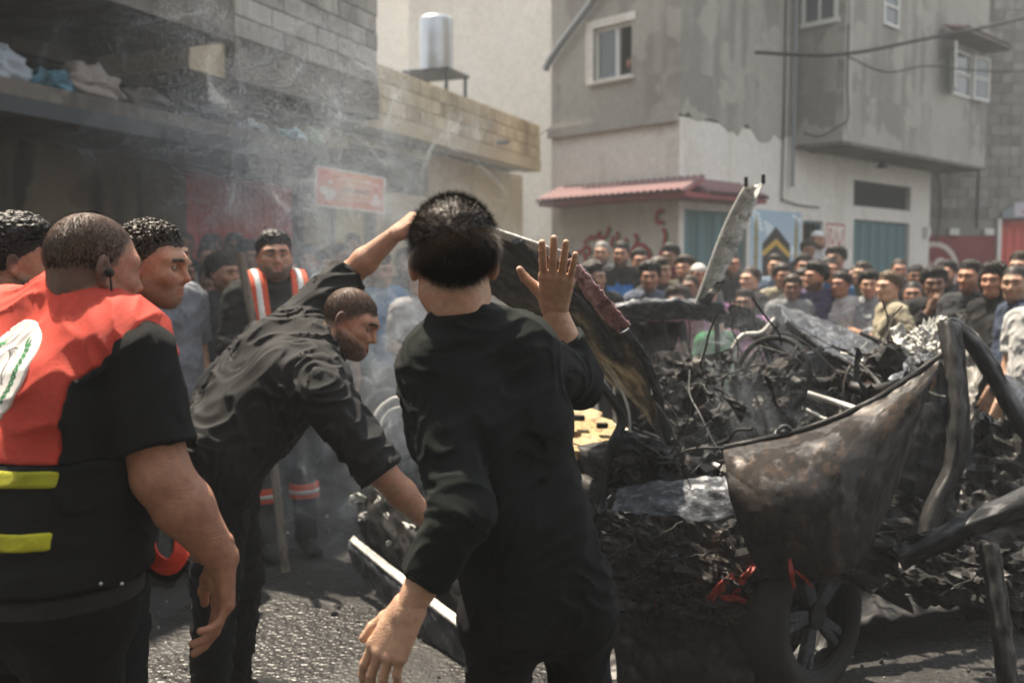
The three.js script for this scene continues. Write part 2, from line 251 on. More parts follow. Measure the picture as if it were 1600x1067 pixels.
// ------------------------------------------------------------------ corner house: x along its right-hand face, z towards the street, left face in the plane x = 0
const RT = Math.atan2(0.6947, 0.7193), RP = [2.49, 0, -15];
{
  const b = thing('corner_house', 'two storey corner house, white below and raw grey plaster above with jutting bay', 'house', RP, RT);
  part('wall', holed(0.01, 8.76, 0, 3.86, -0.25, 0, [[0.15, 1.85, 0.01, 2.5], [3.6, 4.3, 0.01, 2.46], [5.45, 7.82, 0.01, 2.55], [5.42, 7.83, 2.8, 3.28]]), M.whitePaint, b);
  // ragged lower edge of the grey render
  const rs = new THREE.Shape(); rs.moveTo(0.0, 7.6); rs.lineTo(0, 3.9); const rr = rng(3); for (let x = 0.1; x < 8.7; x += 0.12) rs.lineTo(x, 3.88 - 0.1 * sstep(0, 3, x) + 0.07 * fbm(x * 1.2, 3, 1, 4) * 2 * (x > 0.2 ? 1 : 0)); rs.lineTo(8.75, 3.8); rs.lineTo(8.75, 7.6);
  part('upper_wall', new THREE.ExtrudeGeometry(rs, { depth: 0.26, bevelEnabled: false }).translate(0, 0, -0.25), M.greyPlaster, b);
  const leftWall = (y0, y1, holes, x0) => { const g = holed(-2.63, -0.252, y0, y1, 0, 0.25, holes); g.rotateY(-Math.PI / 2); g.translate(0.25 + x0, 0, 0); return g; };
  part('end_wall', leftWall(0, 3.86, [], 0.006), M.whitePaint, b);
  part('upper_end_wall', leftWall(3.861, 7.6, [[-1.7, -0.92, 4.58, 5.42]], 0.0), M.greyPlaster, b);
  part('ledge', box(-0.08, 0.0, 3.78, 3.93, -2.66, -0.01), M.greyPlaster, b);
  part('roof', box(-0.1, 9.2, 7.6, 7.75, -2.7, 1.0), M.concrete, b);
  part('rear_wall', box(0.26, 8.7, 0, 7.6, -2.63, -2.45), M.concrete, b);
  part('right_wall', box(8.52, 8.74, 0, 7.59, -2.44, -0.26), M.concrete, b); part('floor_slab', box(0.27, 8.5, 3.5, 3.7, -2.44, -0.26), M.concrete, b);
  const w = part('window', merge([box(0.06, 0.12, 4.58, 5.42, -1.7, -1.65), box(0.06, 0.12, 4.58, 5.42, -0.97, -0.92), box(0.06, 0.12, 4.58, 5.42, -1.29, -1.23), box(0.06, 0.12, 4.58, 4.63, -1.65, -0.97), box(0.06, 0.12, 5.37, 5.42, -1.65, -0.97)]), M.whiteFrame, b);
  part('pane', box(0.08, 0.09, 4.63, 5.37, -1.65, -1.29), M.glass, w);
  part('sill', box(-0.09, 0.12, 4.53, 4.578, -1.78, -0.86), M.whitePaint, w);
  part('reveal', merge([box(-0.03, 0.02, 4.585, 5.42, -1.86, -1.705), box(-0.02, 0.02, 5.425, 5.55, -1.86, -0.84)]), M.whitePaint, w);
  part('drain_pipe', tube([[-0.12, 6.6, -0.9], [-0.12, 5.9, -1.55], [-0.12, 5.2, -2.4], [-0.12, 4.98, -2.62], [-0.12, 4.9, -2.66]], 0.06), M.pipe, b);
    // tiled awning round the corner
  const aw = part('awning', merge([box(-0.5, 0, 2.62, 2.69, -2.45, 0.5), box(0.0, 1.62, 2.62, 2.688, 0.002, 0.5)]), M.redTrim, b);
  const tileG = new THREE.CylinderGeometry(0.058, 0.066, 0.6, 10, 1, true, -Math.PI / 2, Math.PI); tileG.rotateX(-Math.PI / 2); // half round, arched upwards, length along z
  for (let k = 0; k < 24; k++) { const t = part('tile', tileG, M.roofTile, aw); t.rotation.order = 'YXZ'; t.rotation.set(0.42, -Math.PI / 2, 0); t.position.set(-0.27, 2.8, -2.39 + k * 0.122); }
  for (let k = 0; k < 13; k++) { const t = part('tile', tileG, M.roofTile, aw); t.rotation.set(0.42, 0, 0); t.position.set(0.07 + k * 0.122, 2.8, 0.27); }
  part('awning_deck', merge([box(-0.25, 0.25, 0, 0.03, -1.47, 1.47).rotateZ(0.42).translate(-0.25, 2.77, -0.98), box(-0.8, 0.8, 0, 0.03, -0.25, 0.25).rotateX(0.42).translate(0.81, 2.765, 0.25)]), M.redTrim, aw);
  // doors
  const door = (x0, x1, h, n) => { const d = part('door', box(x0, x1, 0, h, -0.14, -0.1), M.teal, b); const w2 = (x1 - x0) / n; for (let k = 0; k < n; k++) part('panel', new RoundedBoxGeometry(w2 - 0.02, h - 0.1, 0.03, 1, 0.008).translate(x0 + w2 * (k + 0.5), h / 2, -0.085), M.teal, d); part('handle', box((x0 + x1) / 2 + 0.06, (x0 + x1) / 2 + 0.09, 1.0, 1.16, -0.07, -0.03), M.darkMetal, d); return d; };
  door(0.15, 1.85, 2.5, 4); door(5.45, 7.82, 2.55, 6);
  part('door_frame', merge([box(3.6, 3.65, 0, 2.46, -0.2, -0.05), box(4.25, 4.3, 0, 2.46, -0.2, -0.05), box(3.65, 4.25, 2.41, 2.46, -0.2, -0.05)]), M.teal, b);
  part('doorstep', box(3.3, 4.6, 0, 0.34, 0.004, 0.7), M.concrete, b);
  const gr = part('vent_window', merge([box(5.42, 7.83, 2.8, 2.83, -0.14, -0.06), box(5.42, 7.83, 3.25, 3.28, -0.14, -0.06)]), M.darkMetal, b);
  for (let k = 0; k < 28; k++) part('bar', box(5.47 + k * 0.085, 5.495 + k * 0.085, 2.83, 3.25, -0.11, -0.08), M.darkMetal, gr);
  // bay
  const bay = part('bay', holed(3.3, 9.3, 3.72, 7.59, 0.74, 0.88, [[7.5, 8.35, 5.02, 5.85], [4.6, 5.15, 5.85, 6.5]]), M.greyPlaster, b);
  { const g = holed(0.012, 0.738, 3.72, 7.59, 0, 0.14, [[0.16, 0.7, 5.75, 7.0]]); g.rotateY(-Math.PI / 2); g.translate(3.441, 0, 0); part('bay_side', g, M.greyPlaster, bay); part('bay_end', box(9.16, 9.299, 3.72, 7.59, 0.012, 0.738), M.greyPlaster, bay); }
  part('bay_soffit', box(3.28, 9.32, 3.66, 3.719, 0.012, 0.9), M.concrete, bay);
  const shutterFrame = (x0, x1, y0, y1, z, m2) => merge([box(x0, x0 + 0.05, y0, y1, z, z + 0.04), box(x1 - 0.05, x1, y0, y1, z, z + 0.04), box(x0 + 0.05, x1 - 0.05, y0, y0 + 0.05, z, z + 0.04), box(x0 + 0.05, x1 - 0.05, y1 - 0.05, y1, z, z + 0.04), box(x0 + 0.05, x1 - 0.05, (y0 + y1) / 2 - 0.02, (y0 + y1) / 2 + 0.02, z, z + 0.04)]);
  const bw = part('window', shutterFrame(7.48, 8.37, 5.0, 5.87, 0.883), M.whiteFrame, bay); part('pane', box(7.53, 8.32, 5.05, 5.82, 0.89, 0.896), M.glass, bw);
  const sh1 = part('shutter', shutterFrame(0, 0.62, 5.0, 5.87, 0), M.whiteFrame, bw); sh1.position.set(7.46, 0, 0.93); sh1.rotation.y = Math.PI + 0.5;
  part('shutter_pane', box(0.05, 0.57, 5.05, 5.82, 0.015, 0.022), M.glass, sh1);
  const sh2 = part('shutter', shutterFrame(0, 0.62, 5.0, 5.87, 0), M.whiteFrame, bw); sh2.position.set(8.4, 0, 0.93); sh2.rotation.y = -0.12;
  part('shutter_pane', box(0.05, 0.57, 5.05, 5.82, 0.015, 0.022), M.glass, sh2);
  const ba = part('window_awning', box(6.9, 9.2, 6.02, 6.07, 0.884, 1.4), M.concrete, bay);
  for (let k = 0; k < 18; k++) { const t = part('tile', tileG, M.roofTile, ba); t.position.set(6.98 + k * 0.125, 6.12, 1.16); t.rotation.x = 0.25; t.scale.z = 0.75; }
  const sw = part('window', shutterFrame(4.58, 5.17, 5.83, 6.52, 0.883), M.whiteFrame, bay); part('pane', box(4.63, 5.12, 5.88, 6.47, 0.89, 0.896), M.glass, sw);
  const lw = part('window', merge([box(3.25, 3.298, 5.7, 7.0, 0.1, 0.17), box(3.25, 3.298, 5.7, 7.0, 0.69, 0.75), box(3.255, 3.297, 5.75, 7.0, 0.41, 0.45), box(3.24, 3.298, 5.66, 5.74, 0.08, 0.78)]), M.whiteFrame, bay); part('pane', box(3.27, 3.276, 5.74, 7.0, 0.17, 0.69), M.glass, lw);
  // pipes and cables on the wall
  part('drain_pipe', tube([[3.08, 3.0, 0.09], [3.08, 5.5, 0.1], [3.08, 7.5, 0.1]], 0.035, 8), M.pipe, b);
  part('conduit', tube([[2.85, 2.75, 0.03], [2.86, 4.5, 0.04], [2.85, 7.4, 0.04]], 0.014, 10), M.cable, b);
  part('conduit', tube([[2.85, 2.78, 0.03], [3.3, 2.72, 0.03], [4.1, 2.7, 0.03]], 0.012, 10), M.cable, b);
  part('cable', tube([[3.22, 3.9, 0.2], [3.24, 3.82, 0.5], [3.2, 3.95, 0.85], [3.35, 4.05, 0.93], [3.3, 4.6, 0.93], [3.32, 5.6, 0.92]], 0.012, 30), M.cable, b);
  part('pale_pipe', tube([[3.42, 3.9, 0.92], [3.42, 6.0, 0.92], [3.42, 7.5, 0.92]], 0.014, 8), M.whiteFrame, b);
  part('soffit_lamp', new THREE.ConeGeometry(0.1, 0.16, 14).translate(5.6, 3.56, 0.45), M.dark, b);
  part('meter_box', box(8.45, 8.6, 2.3, 2.5, 0.004, 0.1), M.whiteFrame, b);

  // graffiti, mural and painted calligraphy: flat paint on the walls
  const paint = (w2, h2, t) => { const g = new THREE.PlaneGeometry(w2, h2); return [g, mat({ map: t, roughness: 0.85, transparent: true, alphaTest: 0.5 })]; };
  const stroke = (c, col, w2, pts) => { c.strokeStyle = col; c.lineWidth = w2; c.lineCap = c.lineJoin = 'round'; for (const l of pts) { c.beginPath(); c.moveTo(l[0], l[1]); for (let k = 2; k + 3 < l.length; k += 4) c.quadraticCurveTo(l[k], l[k + 1], l[k + 2], l[k + 3]); c.stroke(); } };
  const gt = canvasTex(1024, 512, (c) => {
    const red = [[930, 60, 870, 70, 880, 120, 900, 150, 935, 140], [945, 190, 985, 240, 905, 380], [905, 380, 890, 440, 800, 410], [800, 410, 640, 440, 660, 330, 690, 260, 780, 300, 860, 350, 800, 410, 740, 450, 690, 400, 700, 350, 760, 340], [690, 290, 720, 240, 690, 220], [600, 250, 620, 340, 560, 420, 530, 450, 510, 440], [520, 200, 530, 320, 505, 450], [440, 160, 430, 210, 380, 240, 330, 220, 350, 190, 300, 240, 270, 230, 290, 200, 200, 260, 160, 330], [170, 320, 90, 330, 90, 400, 110, 450, 180, 430, 240, 390, 170, 320], [175, 325, 190, 280, 240, 300, 270, 330, 230, 350], [480, 230, 470, 260, 465, 280]];
    stroke(c, '#1f8a5c', 15, red.map((l) => l.map((v, k) => v + (k % 2 ? 6 : 24)))); stroke(c, '#8e8a84', 9, [[30, 240, 50, 300, 40, 420], [70, 230, 80, 320, 60, 420], [10, 300, 30, 360, 10, 430]]); stroke(c, '#a81e28', 32, red);
  });
  { const [g, m2] = paint(2.2, 1.15, gt); const o = part('graffiti', g, m2, b); o.rotation.y = -Math.PI / 2; o.position.set(0.0, 2.04, -1.2); }
  const mu = canvasTex(512, 512, (c, W, H) => {
    const g = c.createLinearGradient(0, 0, 0, H); g.addColorStop(0, '#9db6c6'); g.addColorStop(1, '#c9d2d6'); c.fillStyle = g; c.fillRect(0, 0, W, H); c.strokeStyle = '#dfe8ec'; c.lineWidth = 16; for (let k = 0; k < 14; k++) { c.beginPath(); c.moveTo((k * 131) % 512, (k * 67) % 240); c.lineTo((k * 131) % 512 + 90, (k * 67) % 240 + 30); c.stroke(); }
    c.fillStyle = '#2a2624'; c.beginPath(); c.moveTo(120, 500); c.lineTo(120, 190); c.lineTo(250, 90); c.lineTo(400, 190); c.lineTo(400, 500); c.fill();
    c.strokeStyle = '#caa548'; c.lineWidth = 30; c.beginPath(); c.moveTo(124, 250); c.lineTo(255, 175); c.lineTo(396, 255); c.stroke();
    c.fillStyle = '#8c8256'; for (const [x, w2] of [[40, 34], [445, 34]]) { c.fillRect(x, 90, w2, 420); c.fillRect(x - 8, 160, w2 + 16, 12); c.fillRect(x - 8, 260, w2 + 16, 12); c.beginPath(); c.moveTo(x, 90); c.lineTo(x + w2 / 2, 20); c.lineTo(x + w2, 90); c.fill(); }
    c.fillStyle = '#a59c74'; c.fillRect(0, 400, W, 112); c.fillStyle = '#5d5638'; for (let x = 6; x < 512; x += 26) c.fillRect(x, 412, 12, 100);
  });
  { const [g, m2] = paint(1.6, 1.5, mu); const o = part('mural', g, m2, b); o.position.set(2.74, 1.83, 0.004); }
  const cs = canvasTex(256, 256, (c) => { c.fillStyle = '#ddd5cb'; c.fillRect(0, 0, 256, 256); c.strokeStyle = '#a8464a'; c.lineWidth = 10; c.strokeRect(8, 8, 240, 240); stroke(c, '#a83a40', 13, [[220, 40, 215, 90, 190, 110, 150, 120, 160, 60], [130, 40, 120, 100, 90, 110, 60, 110, 70, 60, 90, 30, 40, 40], [40, 60, 30, 110, 40, 120], [220, 150, 190, 200, 160, 190, 150, 160, 130, 190, 100, 220, 80, 190, 90, 150, 60, 160, 40, 200, 60, 220]]); });
  { const [g, m2] = paint(0.72, 0.86, cs); const o = part('wall_calligraphy', g, m2, b); o.position.set(4.76, 2.02, 0.004); }
}
{
  const b = thing('block_building', 'bare grey concrete block building with maroon painted base and red door', 'building', [8.9, 0, -21.6]);
  part('wall', holed(0, 3.6, 0, 9, -3, 0, [[1.62, 2.9, 0.01, 2.7]]), M.mortar, b);
  blocks(b, 0.02, 3.58, 2.72, 8.4, 0.005, greyMats, 0.44, 0.22, 15);
  part('painted_base', holed(0.0, 1.6, 0, 2.35, 0.0, 0.03, []), M.maroon, b);
  const d = part('door', box(1.62, 2.9, 0, 2.7, -0.2, -0.15), M.redMetal, b);
  for (let k = 0; k < 7; k++) part('panel', new RoundedBoxGeometry(0.16, 2.5, 0.03, 1, 0.008).translate(1.72 + k * 0.18, 1.3, -0.135), M.redMetal, d);
  part('door_jamb', box(1.54, 1.62, 0, 2.72, 0.031, 0.1), M.whitePaint, b);
  const sgn = canvasTex(256, 96, (c) => { c.fillStyle = '#b9b3bb'; c.fillRect(0, 0, 256, 96); c.strokeStyle = '#a03238'; c.lineWidth = 7; for (let k = 0; k < 9; k++) { c.beginPath(); c.arc(60 + k * 18, 60, 9, 0, 6.28); c.stroke(); } });
  const ss = new THREE.Shape(); ss.moveTo(0, 0); ss.lineTo(1.2, 0); ss.lineTo(1.2, 0.5); ss.quadraticCurveTo(0.5, 0.5, 0, 0.12); const bs = part('door_sign', new THREE.ExtrudeGeometry(ss, { depth: 0.1, bevelEnabled: false }).translate(1.6, 2.72, 0.045), M.pipe, b);
  const pl = part('sign_face', new THREE.PlaneGeometry(0.9, 0.3), mat({ map: sgn, roughness: 0.6 }), bs); pl.position.set(2.3, 2.9, 0.152);
  const cir = canvasTex(256, 256, (c) => { c.strokeStyle = '#cfc3bd'; c.lineWidth = 22; c.beginPath(); c.arc(100, 128, 108, 0, 6.3); c.stroke(); c.lineWidth = 18; c.beginPath(); c.arc(130, 110, 24, 0, 6.3); c.stroke(); c.beginPath(); c.moveTo(152, 118); c.lineTo(140, 190); c.stroke(); c.beginPath(); c.moveTo(60, 190); c.lineTo(84, 120); c.lineTo(104, 190); c.stroke(); });
  const cm = part('painted_circle', new THREE.PlaneGeometry(1.15, 1.3), mat({ map: cir, roughness: 0.85, transparent: true, alphaTest: 0.5 }), b); cm.position.set(0.34, 1.62, 0.034);
  for (const x of [0.5, 1.25]) part('meter_box', box(x, x + 0.2, 2.36, 2.5, 0.031, 0.12), M.whiteFrame, b);
  part('conduit', tube([[1.1, 2.5, 0.06], [1.1, 4.5, 0.06], [1.0, 6, 0.06]], 0.02, 10), M.cable, b);
  part('conduit', tube([[0.25, 2.2, 0.06], [0.3, 3.2, 0.06], [0.1, 4.2, 0.06]], 0.015, 10), M.cable, b);
}
{ // unseen block added behind the camera to cut sky light on the foreground
  const b = thing('facing_building', 'unseen concrete block added behind the camera to cut sky light', 'building', [0, 0, 4.5]);
  part('wall', box(-16, 16, 0, 10, 0, 4), M.concrete, b);
}
// overhead cables
const wire = (label, pts, r) => solo('overhead_cable', label, 'cable', tube(pts, r, 40, 6), M.cable, [0, 0, 0], 0, 'overhead cables');
wire('thick overhead cable rising from the bay corner to the right edge', [at(1180, 82, 16.2), at(1300, 86, 16.1), at(1450, 60, 17), at(1600, 28, 18), at(1680, 0, 19)], 0.028);
wire('thin sagging cable under the thick one along the bay', [at(1325, 88, 15.9), at(1380, 112, 16.2), at(1450, 103, 17), at(1530, 110, 17.5), at(1680, 108, 19)], 0.014);
wire('thin cable sloping between cream tower and low sandy building', [at(845, 210, 18.2), at(900, 170, 19), at(960, 105, 16)], 0.01);

// ------------------------------------------------------------------ figures: distance fields meshed with surface nets
const smin = (a, b, k) => { const h = Math.max(k - Math.abs(a - b), 0) / k; return Math.min(a, b) - h * h * k * 0.25; };
const smax = (a, b, k) => -smin(-a, -b, k);
function cone(a, b, ra, rb) { // tapered capsule
  const ax = a.x, ay = a.y, az = a.z, bx = b.x - ax, by = b.y - ay, bz = b.z - az, L = bx * bx + by * by + bz * bz || 1e-9;
  const f = (x, y, z) => { const px = x - ax, py = y - ay, pz = z - az; let t = (px * bx + py * by + pz * bz) / L; t = t < 0 ? 0 : t > 1 ? 1 : t; const dx = px - t * bx, dy = py - t * by, dz = pz - t * bz; return Math.sqrt(dx * dx + dy * dy + dz * dz) - (ra + (rb - ra) * t); };
  const r = Math.max(ra, rb); f.lo = V(Math.min(a.x, b.x) - r, Math.min(a.y, b.y) - r, Math.min(a.z, b.z) - r); f.hi = V(Math.max(a.x, b.x) + r, Math.max(a.y, b.y) + r, Math.max(a.z, b.z) + r); return f;
}
function ell(c, rx, ry, rz) {
  const f = (x, y, z) => { const px = x - c[0], py = y - c[1], pz = z - c[2], k0 = Math.hypot(px / rx, py / ry, pz / rz), k1 = Math.hypot(px / (rx * rx), py / (ry * ry), pz / (rz * rz)); return k1 < 1e-9 ? -Math.min(rx, ry, rz) : k0 * (k0 - 1) / k1; };
  f.lo = V(c[0] - rx, c[1] - ry, c[2] - rz); f.hi = V(c[0] + rx, c[1] + ry, c[2] + rz); return f;
}
function join(list, k) {
  const n = list.length, f = (x, y, z) => { let d = list[0](x, y, z); for (let i = 1; i < n; i++) d = smin(d, list[i](x, y, z), k); return d; };
  f.lo = list[0].lo.clone(); f.hi = list[0].hi.clone(); for (const l of list) { f.lo.min(l.lo); f.hi.max(l.hi); } return f;
}
const withBox = (f, like, pad = 0) => { f.lo = like.lo.clone().subScalar(pad); f.hi = like.hi.clone().addScalar(pad); return f; };
const cut = (f, p, n, k = 0.004) => withBox((x, y, z) => smax(f(x, y, z), (x - p.x) * n.x + (y - p.y) * n.y + (z - p.z) * n.z, k), f); // keeps the side behind n
const grow = (f, r) => withBox((x, y, z) => f(x, y, z) - r, f, r);
function net(f, c, colour) {
  const pad = 3 * c, lo = f.lo.clone().subScalar(pad), S = f.hi.clone().addScalar(pad).sub(lo), B = 4;
  const bx = Math.ceil(S.x / c / B), by = Math.ceil(S.y / c / B), bz = Math.ceil(S.z / c / B), nx = bx * B + 1, ny = by * B + 1, nz = bz * B + 1, F = new Float32Array(nx * ny * nz).fill(1e3), I = (i, j, k) => (k * ny + j) * nx + i;
  const reach = B * c * 0.87 * 1.25 + 2 * c, live = [];
  for (let k = 0; k < bz; k++) for (let j = 0; j < by; j++) for (let i = 0; i < bx; i++) {
    const d = f(lo.x + (i + 0.5) * B * c, lo.y + (j + 0.5) * B * c, lo.z + (k + 0.5) * B * c);
    const near = Math.abs(d) < reach; if (near) live.push([i, j, k]);
    for (let w = 0; w <= B; w++) for (let v = 0; v <= B; v++) for (let u = 0; u <= B; u++) { const a = I(i * B + u, j * B + v, k * B + w); if (!near && F[a] === 1e3) F[a] = d; }
  }
  const done = new Uint8Array(F.length);
  for (const [i, j, k] of live) for (let w = 0; w <= B; w++) for (let v = 0; v <= B; v++) for (let u = 0; u <= B; u++) { const a = I(i * B + u, j * B + v, k * B + w); if (!done[a]) { done[a] = 1; F[a] = f(lo.x + (i * B + u) * c, lo.y + (j * B + v) * c, lo.z + (k * B + w) * c); } }
  const id = new Map(), pos = [], idx = [];
  for (const [bi, bj, bk] of live) for (let w = 0; w < B; w++) for (let v = 0; v < B; v++) for (let u = 0; u < B; u++) {
    const i = bi * B + u, j = bj * B + v, k = bk * B + w, d = []; let m = 0;
    for (let q = 0; q < 8; q++) { const x = F[I(i + (q & 1), j + (q >> 1 & 1), k + (q >> 2))]; d.push(x); if (x < 0) m |= 1 << q; }
    if (m === 0 || m === 255) continue;
    let sx = 0, sy = 0, sz = 0, n = 0;
    for (let q = 0; q < 8; q++) for (const e of [1, 2, 4]) if (!(q & e)) { const r = q | e; if ((d[q] < 0) !== (d[r] < 0)) { const t = d[q] / (d[q] - d[r]); sx += (q & 1) + (e === 1 ? t : 0); sy += (q >> 1 & 1) + (e === 2 ? t : 0); sz += (q >> 2) + (e === 4 ? t : 0); n++; } }
    id.set(I(i, j, k), pos.length / 3); pos.push(lo.x + (i + sx / n) * c, lo.y + (j + sy / n) * c, lo.z + (k + sz / n) * c);
  }
  const quad = (a, b, cc, d, flip) => { if (a === undefined || b === undefined || cc === undefined || d === undefined) return; if (flip) idx.push(a, cc, b, a, d, cc); else idx.push(a, b, cc, a, cc, d); };
  for (const key of id.keys()) {
    const i = key % nx, j = Math.floor(key / nx) % ny, k = Math.floor(key / (nx * ny)), s = F[key] < 0;
    const g = (a, b, cc) => id.get(I(a, b, cc));
    if (i < nx - 1 && s !== (F[I(i + 1, j, k)] < 0)) quad(g(i, j - 1, k - 1), g(i, j, k - 1), g(i, j, k), g(i, j - 1, k), !s);
    if (j < ny - 1 && s !== (F[I(i, j + 1, k)] < 0)) quad(g(i - 1, j, k - 1), g(i - 1, j, k), g(i, j, k), g(i, j, k - 1), !s);
    if (k < nz - 1 && s !== (F[I(i, j, k + 1)] < 0)) quad(g(i - 1, j - 1, k), g(i, j - 1, k), g(i, j, k), g(i - 1, j, k), !s);
  }
  const n = pos.length / 3, P = new Float32Array(pos), Nn = new Float32Array(n * 3), U = new Float32Array(n * 2), C = colour ? new Float32Array(n * 3) : null, e = c * 0.6;
  for (let i = 0; i < n; i++) {
    let x = P[i * 3], y = P[i * 3 + 1], z = P[i * 3 + 2], gx, gy, gz;
    for (let it = 0; it < 1; it++) {
      gx = f(x + e, y, z) - f(x - e, y, z); gy = f(x, y + e, z) - f(x, y - e, z); gz = f(x, y, z + e) - f(x, y, z - e); const l = Math.hypot(gx, gy, gz) || 1; gx /= l; gy /= l; gz /= l;
      if (it === 0) { const d = clamp(f(x, y, z), -c * 0.5, c * 0.5); x -= gx * d; y -= gy * d; z -= gz * d; }
    }
    P.set([x, y, z], i * 3); Nn.set([gx, gy, gz], i * 3); U.set([x + 0.7 * z, y + 0.3 * z], i * 2);
    if (C) C.set(colour(x, y, z), i * 3);
  }
  const geo = new THREE.BufferGeometry(); geo.setAttribute('position', new THREE.BufferAttribute(P, 3)); geo.setAttribute('normal', new THREE.BufferAttribute(Nn, 3)); geo.setAttribute('uv', new THREE.BufferAttribute(U, 2));
  if (C) geo.setAttribute('color', new THREE.BufferAttribute(C, 3)); geo.setIndex(idx); return geo;
}

// head in its own axes: y up, z out of the face, +x the person's left; origin in the middle of the head
const eyeX = 0.031;
function headField(o = {}) {
  const hs = [ell([0, 0.028, -0.014], 0.0765, 0.09, 0.0985), ell([0, -0.03, 0.022], 0.062, 0.086, 0.07), ell([0, -0.078, 0.052], 0.035, 0.036, 0.036)];
  for (const s of [-1, 1]) hs.push(cone(V(s * 0.05, -0.06, -0.005), V(s * 0.016, -0.095, 0.055), 0.02, 0.019), cone(V(s * 0.006, 0.024, 0.083), V(s * 0.046, 0.026, 0.066), 0.011, 0.011), ell([s * 0.04, -0.022, 0.062], 0.022, 0.02, 0.02));
  const neckTo = o.neck ?? V(0, -0.2, -0.05);
  let base = join(hs, 0.03);
  const neck = cone(V(0, -0.05, -0.025), neckTo, 0.054 * (o.neckW ?? 1), 0.062 * (o.neckW ?? 1));
  const nose = join([cone(V(0, 0.016, 0.084), V(0, -0.026, 0.107), 0.0085, 0.0115), cone(V(-0.0125, -0.034, 0.093), V(0.0125, -0.034, 0.093), 0.0078, 0.0078)], 0.012);
  const lips = join([cone(V(-0.02, -0.061, 0.076), V(0.02, -0.061, 0.076), 0.006, 0.006), cone(V(-0.008, -0.0605, 0.0835), V(0.008, -0.0605, 0.0835), 0.0055, 0.0055), cone(V(-0.015, -0.071, 0.079), V(0.015, -0.071, 0.079), 0.0075, 0.0075)], 0.008);
  const eyes = [-1, 1].map((s) => ell([s * eyeX, 0.003, 0.0735], 0.0135, 0.0125, 0.0125)), sock = [-1, 1].map((s) => ell([s * eyeX, 0.004, 0.094], 0.021, 0.014, 0.02));
  const ears = [-1, 1].map((s) => { const e = ell([0, 0, 0], 0.0085, 0.031, 0.0185), inn = ell([0.009, 0.002, 0.001], 0.007, 0.019, 0.0095), ca = Math.cos(0.42), sa = Math.sin(0.42); return withBox((x, y, z) => { const px = (x - s * 0.081) * s, pz = z + 0.014, u = px * ca + pz * sa * 1, w = -px * sa + pz * ca, py = y + 0.004 + w * 0.25; return smax(e(u, py, w), -inn(u, py, w), 0.005); }, ell([s * 0.085, -0.004, -0.014], 0.022, 0.036, 0.026)); });
  const f = (x, y, z) => {
    let d = base(x, y, z);
    d = smax(d, -sock[0](x, y, z), 0.016); d = smax(d, -sock[1](x, y, z), 0.016);
    d = smin(d, nose(x, y, z), 0.012); d = smin(d, lips(x, y, z), 0.007);
    d = Math.min(d, eyes[0](x, y, z), eyes[1](x, y, z));
    d = smin(d, ears[0](x, y, z), 0.006); d = smin(d, ears[1](x, y, z), 0.006);
    d = smin(d, neck(x, y, z), 0.03);
    if (o.beard && Math.abs(d) < 0.03) { const b = beardMask(x, y, z); if (b > 0) d -= o.beard * 0.012 * b * (1 + 0.2 * N3(x * 120, y * 120, z * 120)); }
    return d;
  };
  return withBox(f, join([base, neck, nose, ears[0], ears[1]], 0.01), 0.012);
}
function beardMask(x, y, z) { // cheeks below the ear line, chin, upper lip
  const line = -0.03 - 0.25 * Math.max(0, z) + (Math.abs(x) < 0.03 ? -0.008 : 0); let m = sstep(line + 0.014, line - 0.016, y) * sstep(-0.035, 0.008, z) * sstep(-0.135, -0.115, y);
  if (Math.abs(x) < 0.022 && y > -0.08 && y < -0.053 && z > 0.07) m *= 0.15; return m;
}
const hairF = V(0, 0.064, 0.086), hairN = V(0, 0.8, -0.6);
const hairEdge = (x, y, z, o) => 0.005 * N3(x * 55, y * 55, z * 55) - 0.01 * sstep(0.02, 0.05, Math.abs(x)) * sstep(0.03, 0.07, z) + (y - hairF.y) * hairN.y + (z - hairF.z) * hairN.z + (o.drop ?? 0) - 0.012 * sstep(0.03, 0.07, Math.abs(x)) * (z > 0 ? 1 : 0) - (o.recede ?? 0) * sstep(0.0, 0.07, z) * (0.5 + Math.min(1, Math.abs(x) / 0.05));
function hairField(o) { // thin at the nape and temples, full on top
  const e = ell([0, 0.03, -0.016], 0.0775, 0.091, 0.0995);
  return withBox((x, y, z) => {
    let d = e(x, y, z); const q = hairEdge(x, y, z, o); d -= o.hair * (0.12 + 0.88 * sstep(0.0, 0.07, q)) * (y > 0.06 ? 1 + 0.35 * sstep(0.06, 0.1, y) : 1);
    if (Math.abs(d) < 0.03) d -= o.rough * sstep(0, 0.05, q) * (N3(x * o.freq, y * o.freq, z * o.freq) + 0.5 * N3(x * o.freq * 2.2, y * o.freq * 2.2, z * o.freq * 2.2));
    return smax(d, -q, 0.004);
  }, e, 0.035);
}
const skinTone = { light: [0.5, 0.3, 0.2], mid: [0.42, 0.215, 0.135], tan: [0.37, 0.18, 0.11], dark: [0.25, 0.13, 0.08] };
